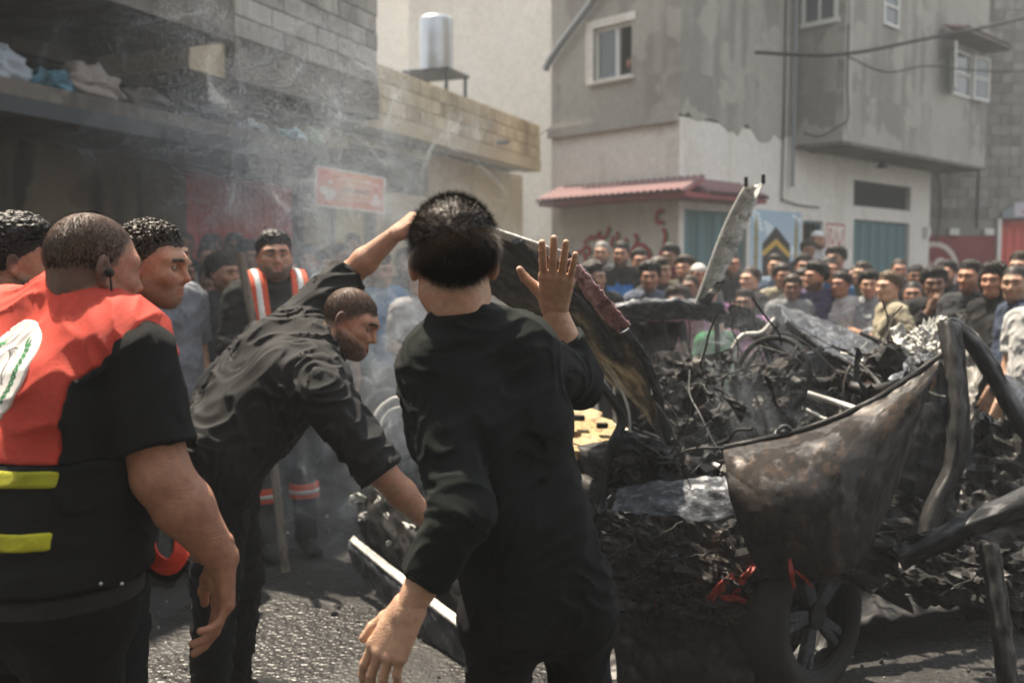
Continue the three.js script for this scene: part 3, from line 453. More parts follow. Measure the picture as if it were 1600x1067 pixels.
function headColour(o) {
  const s = skinTone[o.skin ?? 'mid'], hairC = o.hairColour ?? [0.012, 0.01, 0.009];
  return (x, y, z) => {
    let c = s.map((v, i) => v * (1 + 0.14 * N3(x * 45, y * 45, z * 45) + 0.09 * N3(x * 190, y * 190, z * 190) + (i ? -0.06 : 0.06) * N3(x * 25, y * 25 + 7, z * 25)));
    const red = (Math.abs(x) > 0.074 && Math.abs(y) < 0.04 ? 0.5 : 0) + 0.35 * sstep(0.095, 0.11, z); c = [c[0] * (1 + 0.15 * red), c[1] * (1 - 0.12 * red), c[2] * (1 - 0.15 * red)];
    const ax = Math.abs(x);
    if (z > 0.05 && ax > 0.011 && ax < 0.052 && Math.abs(y - 0.024 - 0.004 * Math.sin(ax * 60)) < 0.0055) return hairC;
    const ex = ax - eyeX; if (z > 0.07 && Math.abs(ex) < 0.014 && Math.abs(y - 0.003) < 0.0085) { const q = Math.hypot(ex, y - 0.003); if (Math.abs(y - 0.002) > 0.0038 || Math.abs(ex) > 0.0105) return c.map((v) => v * 0.55); return q < 0.0062 ? [0.02, 0.012, 0.008] : [0.3, 0.25, 0.22]; }
    if (z > 0.073 && ax < 0.023 && y > -0.077 && y < -0.056) c = [c[0] * 0.85, c[1] * 0.6, c[2] * 0.6];
    const b = beardMask(x, y, z); if (b > 0 && (o.beard || o.stubble)) c = mixc(c, hairC, b * (o.beard ? 0.92 : o.stubble) * (0.85 + 0.15 * N3(x * 220, y * 220, z * 220)));
    const q = hairEdge(x, y, z, o); if (q > -0.012 && o.hair !== undefined && z < 0.08) c = mixc(c, hairC, 0.85 * sstep(-0.012, 0.012, q) * (0.9 + 0.1 * N3(x * 150, y * 150, z * 150)));
    return c;
  };
}
// hand in its own axes: wrist at the origin, +y along the fingers, +z out of the palm, thumb on +x for the right hand
function handField(right, curl, spread = 0.06, thumb = 0.0, scale = 1) {
  const s = right ? 1 : -1, kn = [[0.03, 0.094, 0.0], [0.0095, 0.098, -0.002], [-0.0115, 0.093, 0.0], [-0.031, 0.083, 0.003]], len = [[0.046, 0.027, 0.021], [0.051, 0.031, 0.022], [0.047, 0.029, 0.021], [0.036, 0.022, 0.018]], rad = [0.0098, 0.01, 0.0095, 0.0085];
  const palm = [], fingers = [];
  kn.forEach((k, i) => {
    const K = V(k[0] * s, k[1], k[2]); palm.push(cone(V(k[0] * s * 0.55, 0.004, 0), K, 0.0175, 0.0128));
    const cu = Array.isArray(curl[0]) ? curl[i] : curl; let p = K.clone(), a = 0, seg = []; const sp = (1.4 - i) * spread * s;
    for (let j = 0; j < 3; j++) { a += cu[j]; const d = V(Math.sin(sp) * Math.cos(a * 0.8), Math.cos(a) * Math.cos(sp), Math.sin(a)).normalize(), q = p.clone().addScaledVector(d, len[i][j]); seg.push(cone(p, q, rad[i] * (1 - 0.06 * j), rad[i] * (0.96 - 0.08 * j))); p = q; }
    fingers.push(join(seg, 0.003));
  });
  const t0 = V(0.018 * s, 0.018, 0.006), t1 = V((0.04 + thumb * 0.012) * s, 0.048, 0.014), t2 = V((0.054 + thumb * 0.03) * s, 0.078, 0.017 - thumb * 0.01), t3 = V((0.058 + thumb * 0.042) * s, 0.104, 0.014 - thumb * 0.012);
  const th = join([cone(t0, t1, 0.017, 0.0135), cone(t1, t2, 0.013, 0.0108), cone(t2, t3, 0.0108, 0.0085)], 0.006), pl = join([...palm, cone(V(0, -0.03, 0), V(0, 0.012, 0), 0.025, 0.022), ell([0.02 * s, 0.035, 0.012], 0.014, 0.03, 0.013)], 0.016);
  const f = (x, y, z) => { let d = smin(pl(x, y, z), th(x, y, z), 0.01); let g = fingers[0](x, y, z); for (let i = 1; i < 4; i++) g = smin(g, fingers[i](x, y, z), 0.002); return smin(d, g, 0.008); };
  return withBox(f, join([pl, th, ...fingers], 0.01));
}
function basis(y, z) { const Y = y.clone().normalize(), Z = z.clone().addScaledVector(Y, -z.dot(Y)).normalize(), X = Y.clone().cross(Z); return new THREE.Matrix4().makeBasis(X, Y, Z); }
const skinOnly = (tone) => { const s = skinTone[tone]; return (x, y, z) => { const n = 1 + 0.16 * N3(x * 40, y * 40, z * 40) + 0.1 * N3(x * 170, y * 170, z * 170); return [s[0] * n, s[1] * n * (1 - 0.05 * N3(x * 60, y * 60, z * 60 + 9)), s[2] * n]; }; };
const placeHead = (h) => { const m = basis(h.up, h.face); m.setPosition(h.c); if (h.scale) m.scale(V(h.scale, h.scale, h.scale)); return m; };

const skinBump = tex(512, (u, v) => tfbm(u, v, 100, 3, 90), false, 7);
const skinMat = phys({ vertexColors: true, roughness: 0.5, bumpMap: skinBump, bumpScale: 0.0016, sheen: 0.25, sheenColor: new THREE.Color(0.6, 0.4, 0.3), sheenRoughness: 0.5 });
const weave = tex(512, (u, v) => 0.5 + 0.3 * Math.sin(u * 6.2832 * 128) * Math.sin(v * 6.2832 * 128) + 0.4 * (tfbm(u, v, 100, 2, 95) - 0.5), false, 5);
const wash = tex(512, (u, v) => { const g = 0.72 + 0.4 * tfbm(u, v, 6, 5, 97) + 0.07 * (tfbm(u, v, 160, 1, 99) - 0.5); return [g, g, g]; }, true, 1.3);
const clothCache = {};
function cloth(r, g, b, rough = 0.85) { const k = [r, g, b].join(); return clothCache[k] ??= phys({ color: new THREE.Color().setRGB(r, g, b), map: wash, roughness: rough, bumpMap: weave, bumpScale: 0.0016, specularIntensity: 0.5, sheen: 0.12, sheenColor: new THREE.Color().setRGB(lerp(r, 0.5, 0.25), lerp(g, 0.5, 0.25), lerp(b, 0.5, 0.25)), sheenRoughness: 0.6 }); }
const hairCache = {};
const hairMat = (c) => hairCache[c.join()] ??= phys({ color: new THREE.Color().setRGB(...c), roughness: 0.55, specularIntensity: 0.6 });

// j: joints of a posed figure {neck, pelvis, shL, shR, elL, elR, wrL, wrR, hipL, hipR, knL, knR, anL, anR}; g: girth
function torsoField(j, g = 1, loose = 0, back = null) {
  const side = j.shR.clone().sub(j.shL).normalize(), hs = j.hipR.clone().sub(j.hipL).normalize(), ch = j.neck.clone().lerp(j.pelvis, 0.34), wa = j.neck.clone().lerp(j.pelvis, 0.7); if (j.spine) { ch.add(j.spine); wa.addScaledVector(j.spine, 0.8); }
  const o = (p, s, w) => p.clone().addScaledVector(s, w), l = [cone(j.shL.clone().lerp(j.shR, 0.1), j.shR.clone().lerp(j.shL, 0.1), 0.062, 0.062)];
  for (const w of [-1, 1]) l.push(cone(o(ch, side, w * 0.085 * g), o(wa, side, w * 0.062 * g), 0.105 * g + loose * 0.5, 0.1 * g + loose), cone(o(wa, side, w * 0.062 * g), o(j.pelvis, hs, w * 0.072 * g), 0.1 * g + loose, 0.118 * g + loose), cone(j.neck, (w < 0 ? j.shL : j.shR).clone().lerp(j.neck, 0.3), 0.055, 0.055), cone((w < 0 ? j.shL : j.shR).clone().lerp(j.neck, 0.25), o(ch, side, w * 0.085 * g), 0.065, 0.09));
  return join(l, 0.055);
}
function armField(sh, el, wr, len, g, infl) {
  const l = []; const cutAt = len <= 1 ? sh.clone().lerp(el, len) : el.clone().lerp(wr, len - 1), dir = (len <= 1 ? el.clone().sub(sh) : wr.clone().sub(el)).normalize();
  const far = cutAt.clone().addScaledVector(dir, 0.06);
  if (len <= 1) return cut(cone(sh, far, 0.06 * g + infl, (0.06 - 0.012 * len) * g + infl), cutAt, dir);
  return join([cone(sh, el, 0.06 * g + infl, 0.047 * g + infl), cut(cone(el, far, 0.047 * g + infl, lerp(0.046, 0.031, len - 1) * g + infl), cutAt, dir)], 0.03);
}
function folds(f, amp, fr, o) { // cloth creases
  return withBox((x, y, z) => { let d = f(x, y, z); if (d < 0.03 && d > -0.03) { const w = N3(x * fr * 0.45 + o, y * fr * 0.45, z * fr * 0.45), r = 1 - Math.abs(N3(x * fr + w * 1.3 + o, y * fr * 1.5 + w, z * fr)); d -= amp * (r * r * 1.6 - 0.7); } return d; }, f, 0.015);
}
const down = V(0, -1, 0);
// builds one figure as named parts
function figure(j, head, o) {
  const out = [], g = o.girth ?? 1, ag = o.armGirth ?? 1, c = o.cell ?? 0.016, hc = o.headCell ?? 0.006, tone = o.skin ?? 'mid', sk = skinOnly(tone);
  const lean = j.pelvis.clone().sub(j.neck).normalize();
  // skin: head with neck, arms, hands
  const Mh = placeHead(head), inv = Mh.clone().invert(), ho = { ...o, neck: j.neck.clone().addScaledVector(lean, 0.03).applyMatrix4(inv) };
  const skin = [net(headField(ho), hc, headColour(ho)).applyMatrix4(Mh)];
  const bare = [];
  for (const s of ['L', 'R']) {
    const sh = j['sh' + s], el = j['el' + s], wr = j['wr' + s]; bare.push(cone(sh.clone().lerp(el, 0.3), el, 0.052 * ag, 0.043 * ag), cone(el, el.clone().lerp(wr, 0.35), 0.043 * ag, 0.044 * ag), cone(el.clone().lerp(wr, 0.35), wr, 0.044 * ag, 0.027 * ag));
    const h = o['hand' + s] ?? {}, dir = (h.dir ?? wr.clone().sub(el)), pn = h.palm ?? V(s === 'L' ? 1 : -1, 0, -0.3);
    const Mm = basis(dir, pn); Mm.setPosition(wr); if (h.scale) Mm.scale(V(h.scale, h.scale, h.scale)); skin.push(net(handField(s === 'R', h.curl ?? [0.35, 0.5, 0.35], h.spread, h.thumb), o.handCell ?? 0.007, sk).applyMatrix4(Mm));
  }
  bare.push(cone(j.neck, j.pelvis, 0.06, 0.07)); for (const s of ['L', 'R']) bare.push(cone(j['hip' + s], j['kn' + s], 0.06, 0.05), cone(j['kn' + s], j['an' + s], 0.046, 0.034));
  for (const s of ['L', 'R']) bare.push(cone(j['sh' + s], j.neck, 0.03, 0.03), cone(j['sh' + s], j['sh' + s].clone().lerp(j['el' + s], 0.35), 0.04, 0.05 * ag), cone(j['hip' + s], j.pelvis, 0.06, 0.06));
  skin.push(net(join(bare, 0.018), Math.max(0.009, c * 0.75), sk));
  out.push(['body', mergeGeometries(skin.map((q) => { const r = q.toNonIndexed(); return r; })), skinMat]);
  // shirt
  const hem = o.hem ?? j.pelvis.clone().addScaledVector(lean, 0.07), infl = o.loose ?? 0.012, tor = grow(torsoField(j, g, o.drape ?? 0.01), 0.006);
  const sl = o.sleeves ?? [1.85, 1.85], arms = ['L', 'R'].map((s, i) => armField(j['sh' + s], j['el' + s], j['wr' + s], sl[i], ag, infl));
  let sf = join([tor, ...arms], o.pit ?? 0.03); sf = cut(sf, hem, o.hemDir ?? lean, 0.006); if (o.fold) sf = folds(sf, o.fold, o.foldFreq ?? 9, o.seed ?? 0);
  out.push([o.topName ?? 'shirt', net(sf, c), o.top ? o.top : o.shirt]);
  // trousers and shoes
  const leg = []; for (const s of ['L', 'R']) leg.push(cone(j['hip' + s], j['kn' + s], 0.092 * g, 0.066 * g), cone(j['kn' + s], j['an' + s], 0.066 * g, 0.058)); leg.push(cone(j.hipL, j.hipR, 0.112 * g, 0.112 * g), cone(j.pelvis.clone().addScaledVector(lean, -0.1), j.pelvis, 0.1 * g, 0.115 * g));
  let tf = join(leg, 0.028); if (o.fold) tf = folds(tf, o.fold * 0.8, 8, 5);
  out.push(['trousers', net(cut(tf, V(0, 0.05, 0), down), c * 1.15), o.trousers]);
  for (const s of ['L', 'R']) { const a = j['an' + s], fw = j['toe' + s] ?? V(0, 0, 1); const y = 0.045; out.push(['shoe', net(cut(join([cone(V(a.x - fw.x * 0.05, y, a.z - fw.z * 0.05), V(a.x + fw.x * 0.1, y - 0.005, a.z + fw.z * 0.1), 0.044, 0.042), cone(V(a.x + fw.x * 0.1, y - 0.005, a.z + fw.z * 0.1), V(a.x + fw.x * 0.17, y - 0.01, a.z + fw.z * 0.17), 0.042, 0.034)], 0.02), V(0, 0.004, 0), down), Math.max(0.01, c * 0.7)), o.shoes ?? cloth(0.02, 0.02, 0.022)]); }
  if (o.hair !== undefined && o.shell !== false) out.push(['hair', net(hairField({ rough: 0.003, freq: 60, ...o }), hc).applyMatrix4(Mh), hairMat(o.hairColour ?? [0.012, 0.01, 0.009])]);
  out.fields = { tor, sf, Mh, hem, lean };
  return out;
}
// strands over a hair shell
function strands(Mh, o, n, seed) {
  const r = rng(seed), pos = [], nor = [], uv = [], e = [0.0775 + o.hair * 0.4, 0.091 + o.hair * 0.6, 0.0995 + o.hair * 0.4];
  for (let k = 0; k < n; k++) {
    const u = r() * 2 - 1, a = r() * 6.2832, s = Math.sqrt(1 - u * u), d = V(s * Math.cos(a), u, s * Math.sin(a)), p = V(d.x * e[0], 0.03 + d.y * e[1], -0.016 + d.z * e[2]);
    const q = hairEdge(p.x, p.y, p.z, o); if (q < 0.002) continue; if (o.hair > 0.006) p.lerp(V(d.x * 0.0775, 0.03 + d.y * 0.091, -0.016 + d.z * 0.0995), 1 - sstep(0, 0.06, q));
    const nn = V(d.x / e[0], d.y / e[1], d.z / e[2]).normalize(), comb = o.comb(p, r), tg = comb.clone().addScaledVector(nn, -comb.dot(nn)).normalize(), len = o.len * (0.6 + 0.7 * r()) * clamp(q / 0.03, 0.35, 1), lift = o.lift * (0.5 + r());
    const w = o.thick ?? 0.0011, sd = nn.clone().cross(tg).normalize(), curlA = (o.curly ?? 0);
    let c0 = p.clone(), dir = tg.clone().multiplyScalar(1 - lift * 0.5).addScaledVector(nn, lift).normalize(), prev = [c0.clone().addScaledVector(sd, -w), c0.clone().addScaledVector(sd, w)], seg = curlA ? 5 : 3;
    for (let i = 1; i <= seg; i++) {
      if (curlA) dir.applyAxisAngle(sd, curlA * (r() - 0.2)).applyAxisAngle(nn, curlA * (r() - 0.5)); else dir.addScaledVector(nn, -0.12 * lift).normalize();
      c0 = c0.clone().addScaledVector(dir, len / seg); const ww = w * (1 - i / (seg + 0.4)), cur = [c0.clone().addScaledVector(sd, -ww), c0.clone().addScaledVector(sd, ww)];
      for (const t of [[prev[0], prev[1], cur[1]], [prev[0], cur[1], cur[0]]]) for (const x of t) { pos.push(x.x, x.y, x.z); const m = nn.clone().addScaledVector(dir, 0.3).normalize(); nor.push(m.x, m.y, m.z); uv.push(x.x, x.y); }
      prev = cur;
    }
  }
  const g = new THREE.BufferGeometry(); g.setAttribute('position', new THREE.Float32BufferAttribute(pos, 3)); g.setAttribute('normal', new THREE.Float32BufferAttribute(nor, 3)); g.setAttribute('uv', new THREE.Float32BufferAttribute(uv, 2)); return g.applyMatrix4(Mh);
}

// ------------------------------------------------------------------ the people around the car
const black = cloth(0.008, 0.0085, 0.009), jeans = cloth(0.006, 0.0065, 0.008), charcoal = cloth(0.035, 0.037, 0.04);
function personAt(label, bx, bz, build) {
  const o = thing('person', label, 'person', [bx, 0, bz]); const R = (px, py, D) => at(px, py, D).sub(V(bx, 0, bz)); build(o, R); return o;
}
const addAll = (o, parts) => { for (const [n, g, m] of parts) part(n, g, m, o); return parts; };
const legs = (j, R, L2, toe) => { for (const [s, p] of [['R', R], ['L', L2]]) { j['hip' + s] = p[0]; j['kn' + s] = p[1]; j['an' + s] = p[2]; j['toe' + s] = toe; } return j; };
const slab = (f, lo, hi) => cut(cut(f, V(0, hi, 0), V(0, 1, 0)), V(0, lo, 0), V(0, -1, 0));

// 1 the rescue worker in the red vest, seen from behind
personAt('heavy man in red vest with yellow stripes, back to camera, arm hanging', -0.95, -2.0, (o, R) => {
  const j = { neck: R(118, 490, 2.0), pelvis: R(48, 900, 1.95), shR: R(205, 562, 1.9), shL: R(-30, 535, 2.2), elR: R(252, 745, 1.86), wrR: R(346, 872, 1.9), elL: R(-90, 760, 2.3), wrL: R(-40, 900, 2.45) };
  const hr = R(112, 950, 1.92), hl = R(-5, 950, 2.06); legs(j, [hr, V(hr.x, 0.48, hr.z), V(hr.x, 0.08, hr.z)], [hl, V(hl.x - 0.02, 0.48, hl.z), V(hl.x - 0.03, 0.08, hl.z)], V(0.5, 0, -0.86));
  const head = { c: R(146, 418, 1.98), face: V(0.66, -0.28, -0.68), up: V(0.16, 1, -0.12), scale: 0.89 };
  const f = addAll(o, figure(j, head, { girth: 1.14, armGirth: 1.25, cell: 0.009, headCell: 0.0035, handCell: 0.0034, skin: 'tan', sleeves: [0.8, 0.78], loose: 0.012, drape: 0.02, fold: 0.0035, foldFreq: 6, seed: 3, shirt: black, trousers: jeans, beard: 0.5, neckW: 1.22, hair: 0.0015, shell: false, recede: 0.035, drop: 0.02, hairColour: [0.05, 0.042, 0.037], rough: 0.0008, freq: 200, handR: { palm: V(-0.75, 0.05, 0.6), curl: [[0.2, 0.3, 0.2], [0.35, 0.45, 0.3], [0.5, 0.6, 0.4], [0.6, 0.6, 0.4]], thumb: 0.3, dir: V(0.02, -1, 0.0) } })).fields;
  part('hair_stubble', strands(f.Mh, { hair: 0.001, recede: 0.04, drop: 0.02, len: 0.006, lift: 0.5, thick: 0.0005, comb: () => V(0, -1, 0.1) }, 16000, 5), hairMat([0.06, 0.055, 0.05]), o);
  const side = j.shR.clone().sub(j.shL).normalize(), y = (py, D = 1.95) => at(0, py, D).y;
  const shell = folds(grow(f.tor, 0.024), 0.004, 6, 8), arm = cone(j.shR, j.elR, 0.1, 0.1), noArm = (q) => withBox((a, b, c) => smax(q(a, b, c), -arm(a, b, c), 0.01), q);
  const seam = R(112, 640, 1.79), red = cloth(0.74, 0.085, 0.055, 0.75), hiviz = cloth(0.55, 0.55, 0.03, 0.55);
  const pa = R(112, 600, 1.79), na = side.clone().multiplyScalar(0.78).add(V(0, -0.62, 0)), armhole = (off) => (a, b, c) => Math.min((a - seam.x) * side.x + (b - seam.y) * side.y + (c - seam.z) * side.z, (a - pa.x) * na.x + (b - pa.y) * na.y + (c - pa.z) * na.z) - off, vestArea = (q, off) => { const ah = armhole(off); return withBox((a, b, c) => smax(q(a, b, c), ah(a, b, c), 0.006), q); };
  part('vest', net(cut(vestArea(shell, 0), V(0, y(700), 0), V(0, -1, 0)), 0.008), red, o);
  const lower = slab(shell, y(880), y(700)); part('vest_lower', net(cut(lower, R(160, 640, 1.78), side, 0.01), 0.009), black, o);
  for (const [a, b] of [[732, 707], [818, 792]]) part('reflective_band', net(cut(slab(grow(shell, 0.004), y(a), y(b)), R(116, 640, 1.79), side), 0.007), hiviz, o);
  part('vest_piping', net(withBox(((q, ah) => (a, b, c) => smax(q(a, b, c), -ah(a, b, c), 0.004))(cut(vestArea(grow(shell, 0.002), 0.014), V(0, y(700), 0), V(0, -1, 0)), armhole(0)), shell), 0.007), black, o);
  part('collar', net(cut(cut(folds(grow(cone(j.neck.clone().add(V(0, -0.02, 0)), head.c, 0.078, 0.082), 0.006), 0.003, 9, 1), j.neck.clone().add(V(0, 0.055, 0)), V(0.1, 1, 0.15)), j.neck.clone().add(V(0, -0.05, 0)), down), 0.007), red, o);
  // emblem on the back
  const ec = R(-112, 578, 1.76), en = V(-0.05, 0.1, 1).applyAxisAngle(V(0, 1, 0), Math.atan2(-side.z, side.x)).normalize(), eu = V(0, 1, 0).addScaledVector(en, -en.y).normalize(), ex = eu.clone().cross(en);
  const dsc = withBox((x, y2, z) => { const q = V(x - ec.x, y2 - ec.y, z - ec.z), h = q.dot(en); return Math.max(shell(x, y2, z) - 0.0035, q.addScaledVector(en, -h).length() - 0.1, -h - 0.2); }, shell);
  dsc.lo = ec.clone().addScalar(-0.25); dsc.hi = ec.clone().addScalar(0.25);
  const eg = net(dsc, 0.006), ep = eg.attributes.position, eu2 = eg.attributes.uv; for (let i = 0; i < ep.count; i++) { const q = V(ep.getX(i), ep.getY(i), ep.getZ(i)).sub(ec); eu2.setXY(i, 0.5 + q.dot(ex) / 0.2, 0.5 + q.dot(eu) / 0.2); }
  const et = canvasTex(512, 512, (c) => {
    c.fillStyle = '#d9d5d2'; c.fillRect(0, 0, 512, 512); c.translate(256, 256); c.strokeStyle = '#5a5a5c'; c.lineWidth = 7; for (let k = 0; k < 7; k++) { c.beginPath(); c.moveTo(-60 + k * 18, -110); c.quadraticCurveTo(30, -60 + k * 14, -20 + k * 20, 60); c.stroke(); } c.beginPath(); c.arc(0, -20, 96, 0, 6.3); c.stroke();
    for (const s of [-1, 1]) for (let k = 0; k < 15; k++) { const a = 0.25 + k * 0.155, x = s * 165 * Math.sin(a), yy = 175 * Math.cos(a); for (const w of [-1, 1]) { c.save(); c.translate(x, yy); c.rotate(s * (-a + Math.PI / 2) + w * 0.75 + (s < 0 ? Math.PI : 0)); c.fillStyle = k % 2 ? '#1f5a34' : '#2c7042'; c.beginPath(); c.ellipse(24, 0, 28, 9, 0, 0, 6.3); c.fill(); c.restore(); } }
  });
  part('emblem', eg, mat({ map: et, roughness: 0.6 }), o);
  // dangling front edge of the vest, belt, earphone
  const strip = (pts, w, t, m, nm) => { const g = new THREE.ExtrudeGeometry(new THREE.Shape([[-w, -t], [w, -t], [w, t], [-w, t]].map(([a, b]) => new THREE.Vector2(a, b))), { steps: 40, bevelEnabled: false, extrudePath: new THREE.CatmullRomCurve3(pts) }); part(nm, g, m, o); };
  strip([R(238, 735, 1.97), R(240, 790, 1.95), R(228, 835, 1.95), R(238, 872, 1.95), R(264, 886, 1.95), R(281, 868, 1.96), R(284, 846, 1.98)], 0.016, 0.004, red, 'vest_flap');
  strip([R(230, 740, 1.985), R(221, 830, 1.965), R(233, 882, 1.965), R(266, 901, 1.965), R(290, 872, 1.975)], 0.012, 0.003, black, 'vest_edge');
  part('belt', net(slab(grow(torsoField(j, 1.14, 0.02), 0.012), y(918), y(888)), 0.009), cloth(0.03, 0.028, 0.028, 0.5), o);
  for (const px of [157, 190]) part('rivet', new THREE.SphereGeometry(0.0032, 10, 8).translate(...R(px, 912, 1.7).toArray()), M.steel, o);
  const ear = V(0, 0, 0).add(V(-0.094, -0.01, -0.004)).applyMatrix4(f.Mh); part('earphone', merge([new THREE.SphereGeometry(0.009, 12, 10).translate(ear.x, ear.y, ear.z), tube([ear, ear.clone().add(V(0.003, -0.03, 0)), ear.clone().add(V(-0.002, -0.08, -0.01)), ear.clone().add(V(-0.01, -0.13, -0.02))], 0.0022)]), M.dark, o);
});
// 2 the man in the black sweater with a raised hand
personAt('man in black sweater seen from behind raising his open right hand', 0, -1.9, (o, R) => {
  const j = { neck: R(726, 518, 1.92), pelvis: R(843, 925, 1.97), shR: R(828, 560, 2.02), shL: R(676, 592, 1.88), elR: R(902, 600, 2.26), wrR: R(866, 482, 2.2), elL: R(722, 800, 1.76), wrL: R(640, 948, 1.76) };
  const hr = R(900, 960, 2.0), hl = R(785, 960, 1.93); legs(j, [hr, V(hr.x + 0.02, 0.48, hr.z), V(hr.x + 0.03, 0.08, hr.z)], [hl, V(hl.x - 0.02, 0.48, hl.z), V(hl.x - 0.03, 0.08, hl.z)], V(0.1, 0, -1));
  const head = { c: R(708, 412, 1.92), face: V(-0.12, -0.1, -1), up: V(-0.02, 1, -0.04), scale: 0.95 };
  const look = { girth: 0.8, pit: 0.014, cell: 0.008, headCell: 0.0035, handCell: 0.003, skin: 'light', sleeves: [1.72, 1.62], loose: 0.008, drape: 0.004, fold: 0.0045, foldFreq: 8, seed: 1, shirt: cloth(0.009, 0.0125, 0.0115, 0.95), topName: 'sweater', trousers: jeans, hair: 0.01, top: null, drop: -0.006, hairColour: [0.03, 0.02, 0.014], rough: 0.0012, freq: 40, stubble: 0.3, hem: R(852, 1062, 1.96), armGirth: 0.98, handR: { scale: 0.92, dir: V(0.03, 0.8, 0.62), palm: V(0.1, 0.6, -0.8), curl: [[-0.02, 0.08, 0.1], [0.0, 0.08, 0.1], [0.02, 0.1, 0.1], [0.0, 0.12, 0.1]], spread: 0.07, thumb: 0.7 }, handL: { dir: V(-0.48, -0.9, 0.05), palm: V(0.5, -0.3, -0.9), curl: [[0.2, 0.35, 0.25], [0.25, 0.4, 0.25], [0.3, 0.4, 0.3], [0.35, 0.4, 0.3]], thumb: 0.1, spread: 0.03 } };
  delete look.top;
  const f = addAll(o, figure(j, head, look)).fields;
  part('hair_strands', strands(f.Mh, { hair: 0.011, drop: -0.006, len: 0.028, lift: 0.45, thick: 0.0005, comb: (p, r) => { const s = sstep(0.0, 0.12, p.y + (r() - 0.5) * 0.05); return V(p.x * 3 + (r() - 0.5) * 0.7, lerp(-1, 0.2, s), s); } }, 30000, 6), hairMat([0.055, 0.034, 0.021]), o);
  // knitted cuffs and hem
  const rib = (c, dir, r, n, nm) => { const gs = []; for (let k = 0; k < n; k++) { const t = new THREE.TorusGeometry(r, 0.0035, 6, 28); t.applyMatrix4(basis(V(0, 0, 1).cross(dir).lengthSq() > 1e-6 ? V(0, 0, 1).cross(dir) : V(1, 0, 0), dir).setPosition(c.clone().addScaledVector(dir, k * 0.0075))); gs.push(t); } part(nm, merge(gs), look.shirt, o); };
  const dR = j.wrR.clone().sub(j.elR).normalize(); rib(j.elR.clone().lerp(j.wrR, 0.62).addScaledVector(dR, -0.06), dR, 0.046, 8, 'cuff');
  const dL = j.wrL.clone().sub(j.elL).normalize(); rib(j.elL.clone().lerp(j.wrL, 0.72).addScaledVector(dL, -0.02), dL, 0.044, 3, 'cuff');
  part('undershirt_hem', net(slab(grow(torsoField(j, 0.8, 0.004), 0.001), at(0, 1090, 1.96).y, at(0, 1055, 1.96).y), 0.01), cloth(0.5, 0.5, 0.5), o);
});
// 3 the man bending over the bonnet
personAt('bearded man in black shirt bending over smoking car, arm raised to bonnet', -0.9, -3.25, (o, R) => {
  const j = { neck: R(503, 540, 3.25), pelvis: R(345, 705, 3.2), shR: R(505, 615, 3.05), shL: R(462, 512, 3.42), elR: R(596, 738, 3.02), wrR: R(682, 828, 3.2), elL: R(545, 430, 3.55), wrL: R(617, 366, 3.5), spine: V(-0.02, 0.035, 0) };
  const hr = R(345, 740, 3.1), hl = R(352, 735, 3.32); legs(j, [hr, R(338, 905, 3.12), R(325, 1110, 3.1).setY(0.09)], [hl, R(375, 905, 3.34), R(365, 1080, 3.4).setY(0.09)], V(0.98, 0, -0.2));
  const head = { c: R(548, 502, 3.27), face: V(0.86, -0.48, 0.16), up: V(0.42, 0.88, -0.02), scale: 0.91 };
  const look = { girth: 1.12, armGirth: 1.05, cell: 0.0095, headCell: 0.0042, handCell: 0.0042, skin: 'mid', sleeves: [0.98, 1.0], loose: 0.02, drape: 0.02, fold: 0.009, foldFreq: 7.5, seed: 5, shirt: cloth(0.012, 0.013, 0.0145, 0.75), trousers: jeans, beard: 0.9, hair: 0.003, shell: false, drop: 0.015, hairColour: [0.03, 0.024, 0.02], rough: 0.001, freq: 150, recede: 0.006, handL: { dir: V(0.75, 0.6, 0.1), palm: V(0.5, -0.6, -0.6), curl: [1.1, 1.3, 0.6], thumb: -0.2 }, handR: { palm: V(-0.3, -0.6, -0.5), curl: [0.6, 0.7, 0.4] } };
  const f = addAll(o, figure(j, head, look)).fields;
  part('hair_stubble', strands(f.Mh, { hair: 0.001, drop: 0.012, len: 0.007, lift: 0.5, thick: 0.0005, comb: () => V(0, -1, 0.2) }, 14000, 8), hairMat([0.045, 0.038, 0.03]), o);
  const roll = (el, wr, t, nm) => { const d = el.clone().sub(wr).normalize(); part(nm, new THREE.TorusGeometry(0.058, 0.016, 10, 30).applyMatrix4(basis(V(0.1, 0.2, 1).cross(d), d).setPosition(el.clone().addScaledVector(d, t))), look.shirt, o); };
  roll(j.elL, j.shL, -0.012, 'rolled_sleeve'); roll(j.elR, j.shR, -0.006, 'rolled_sleeve');
});
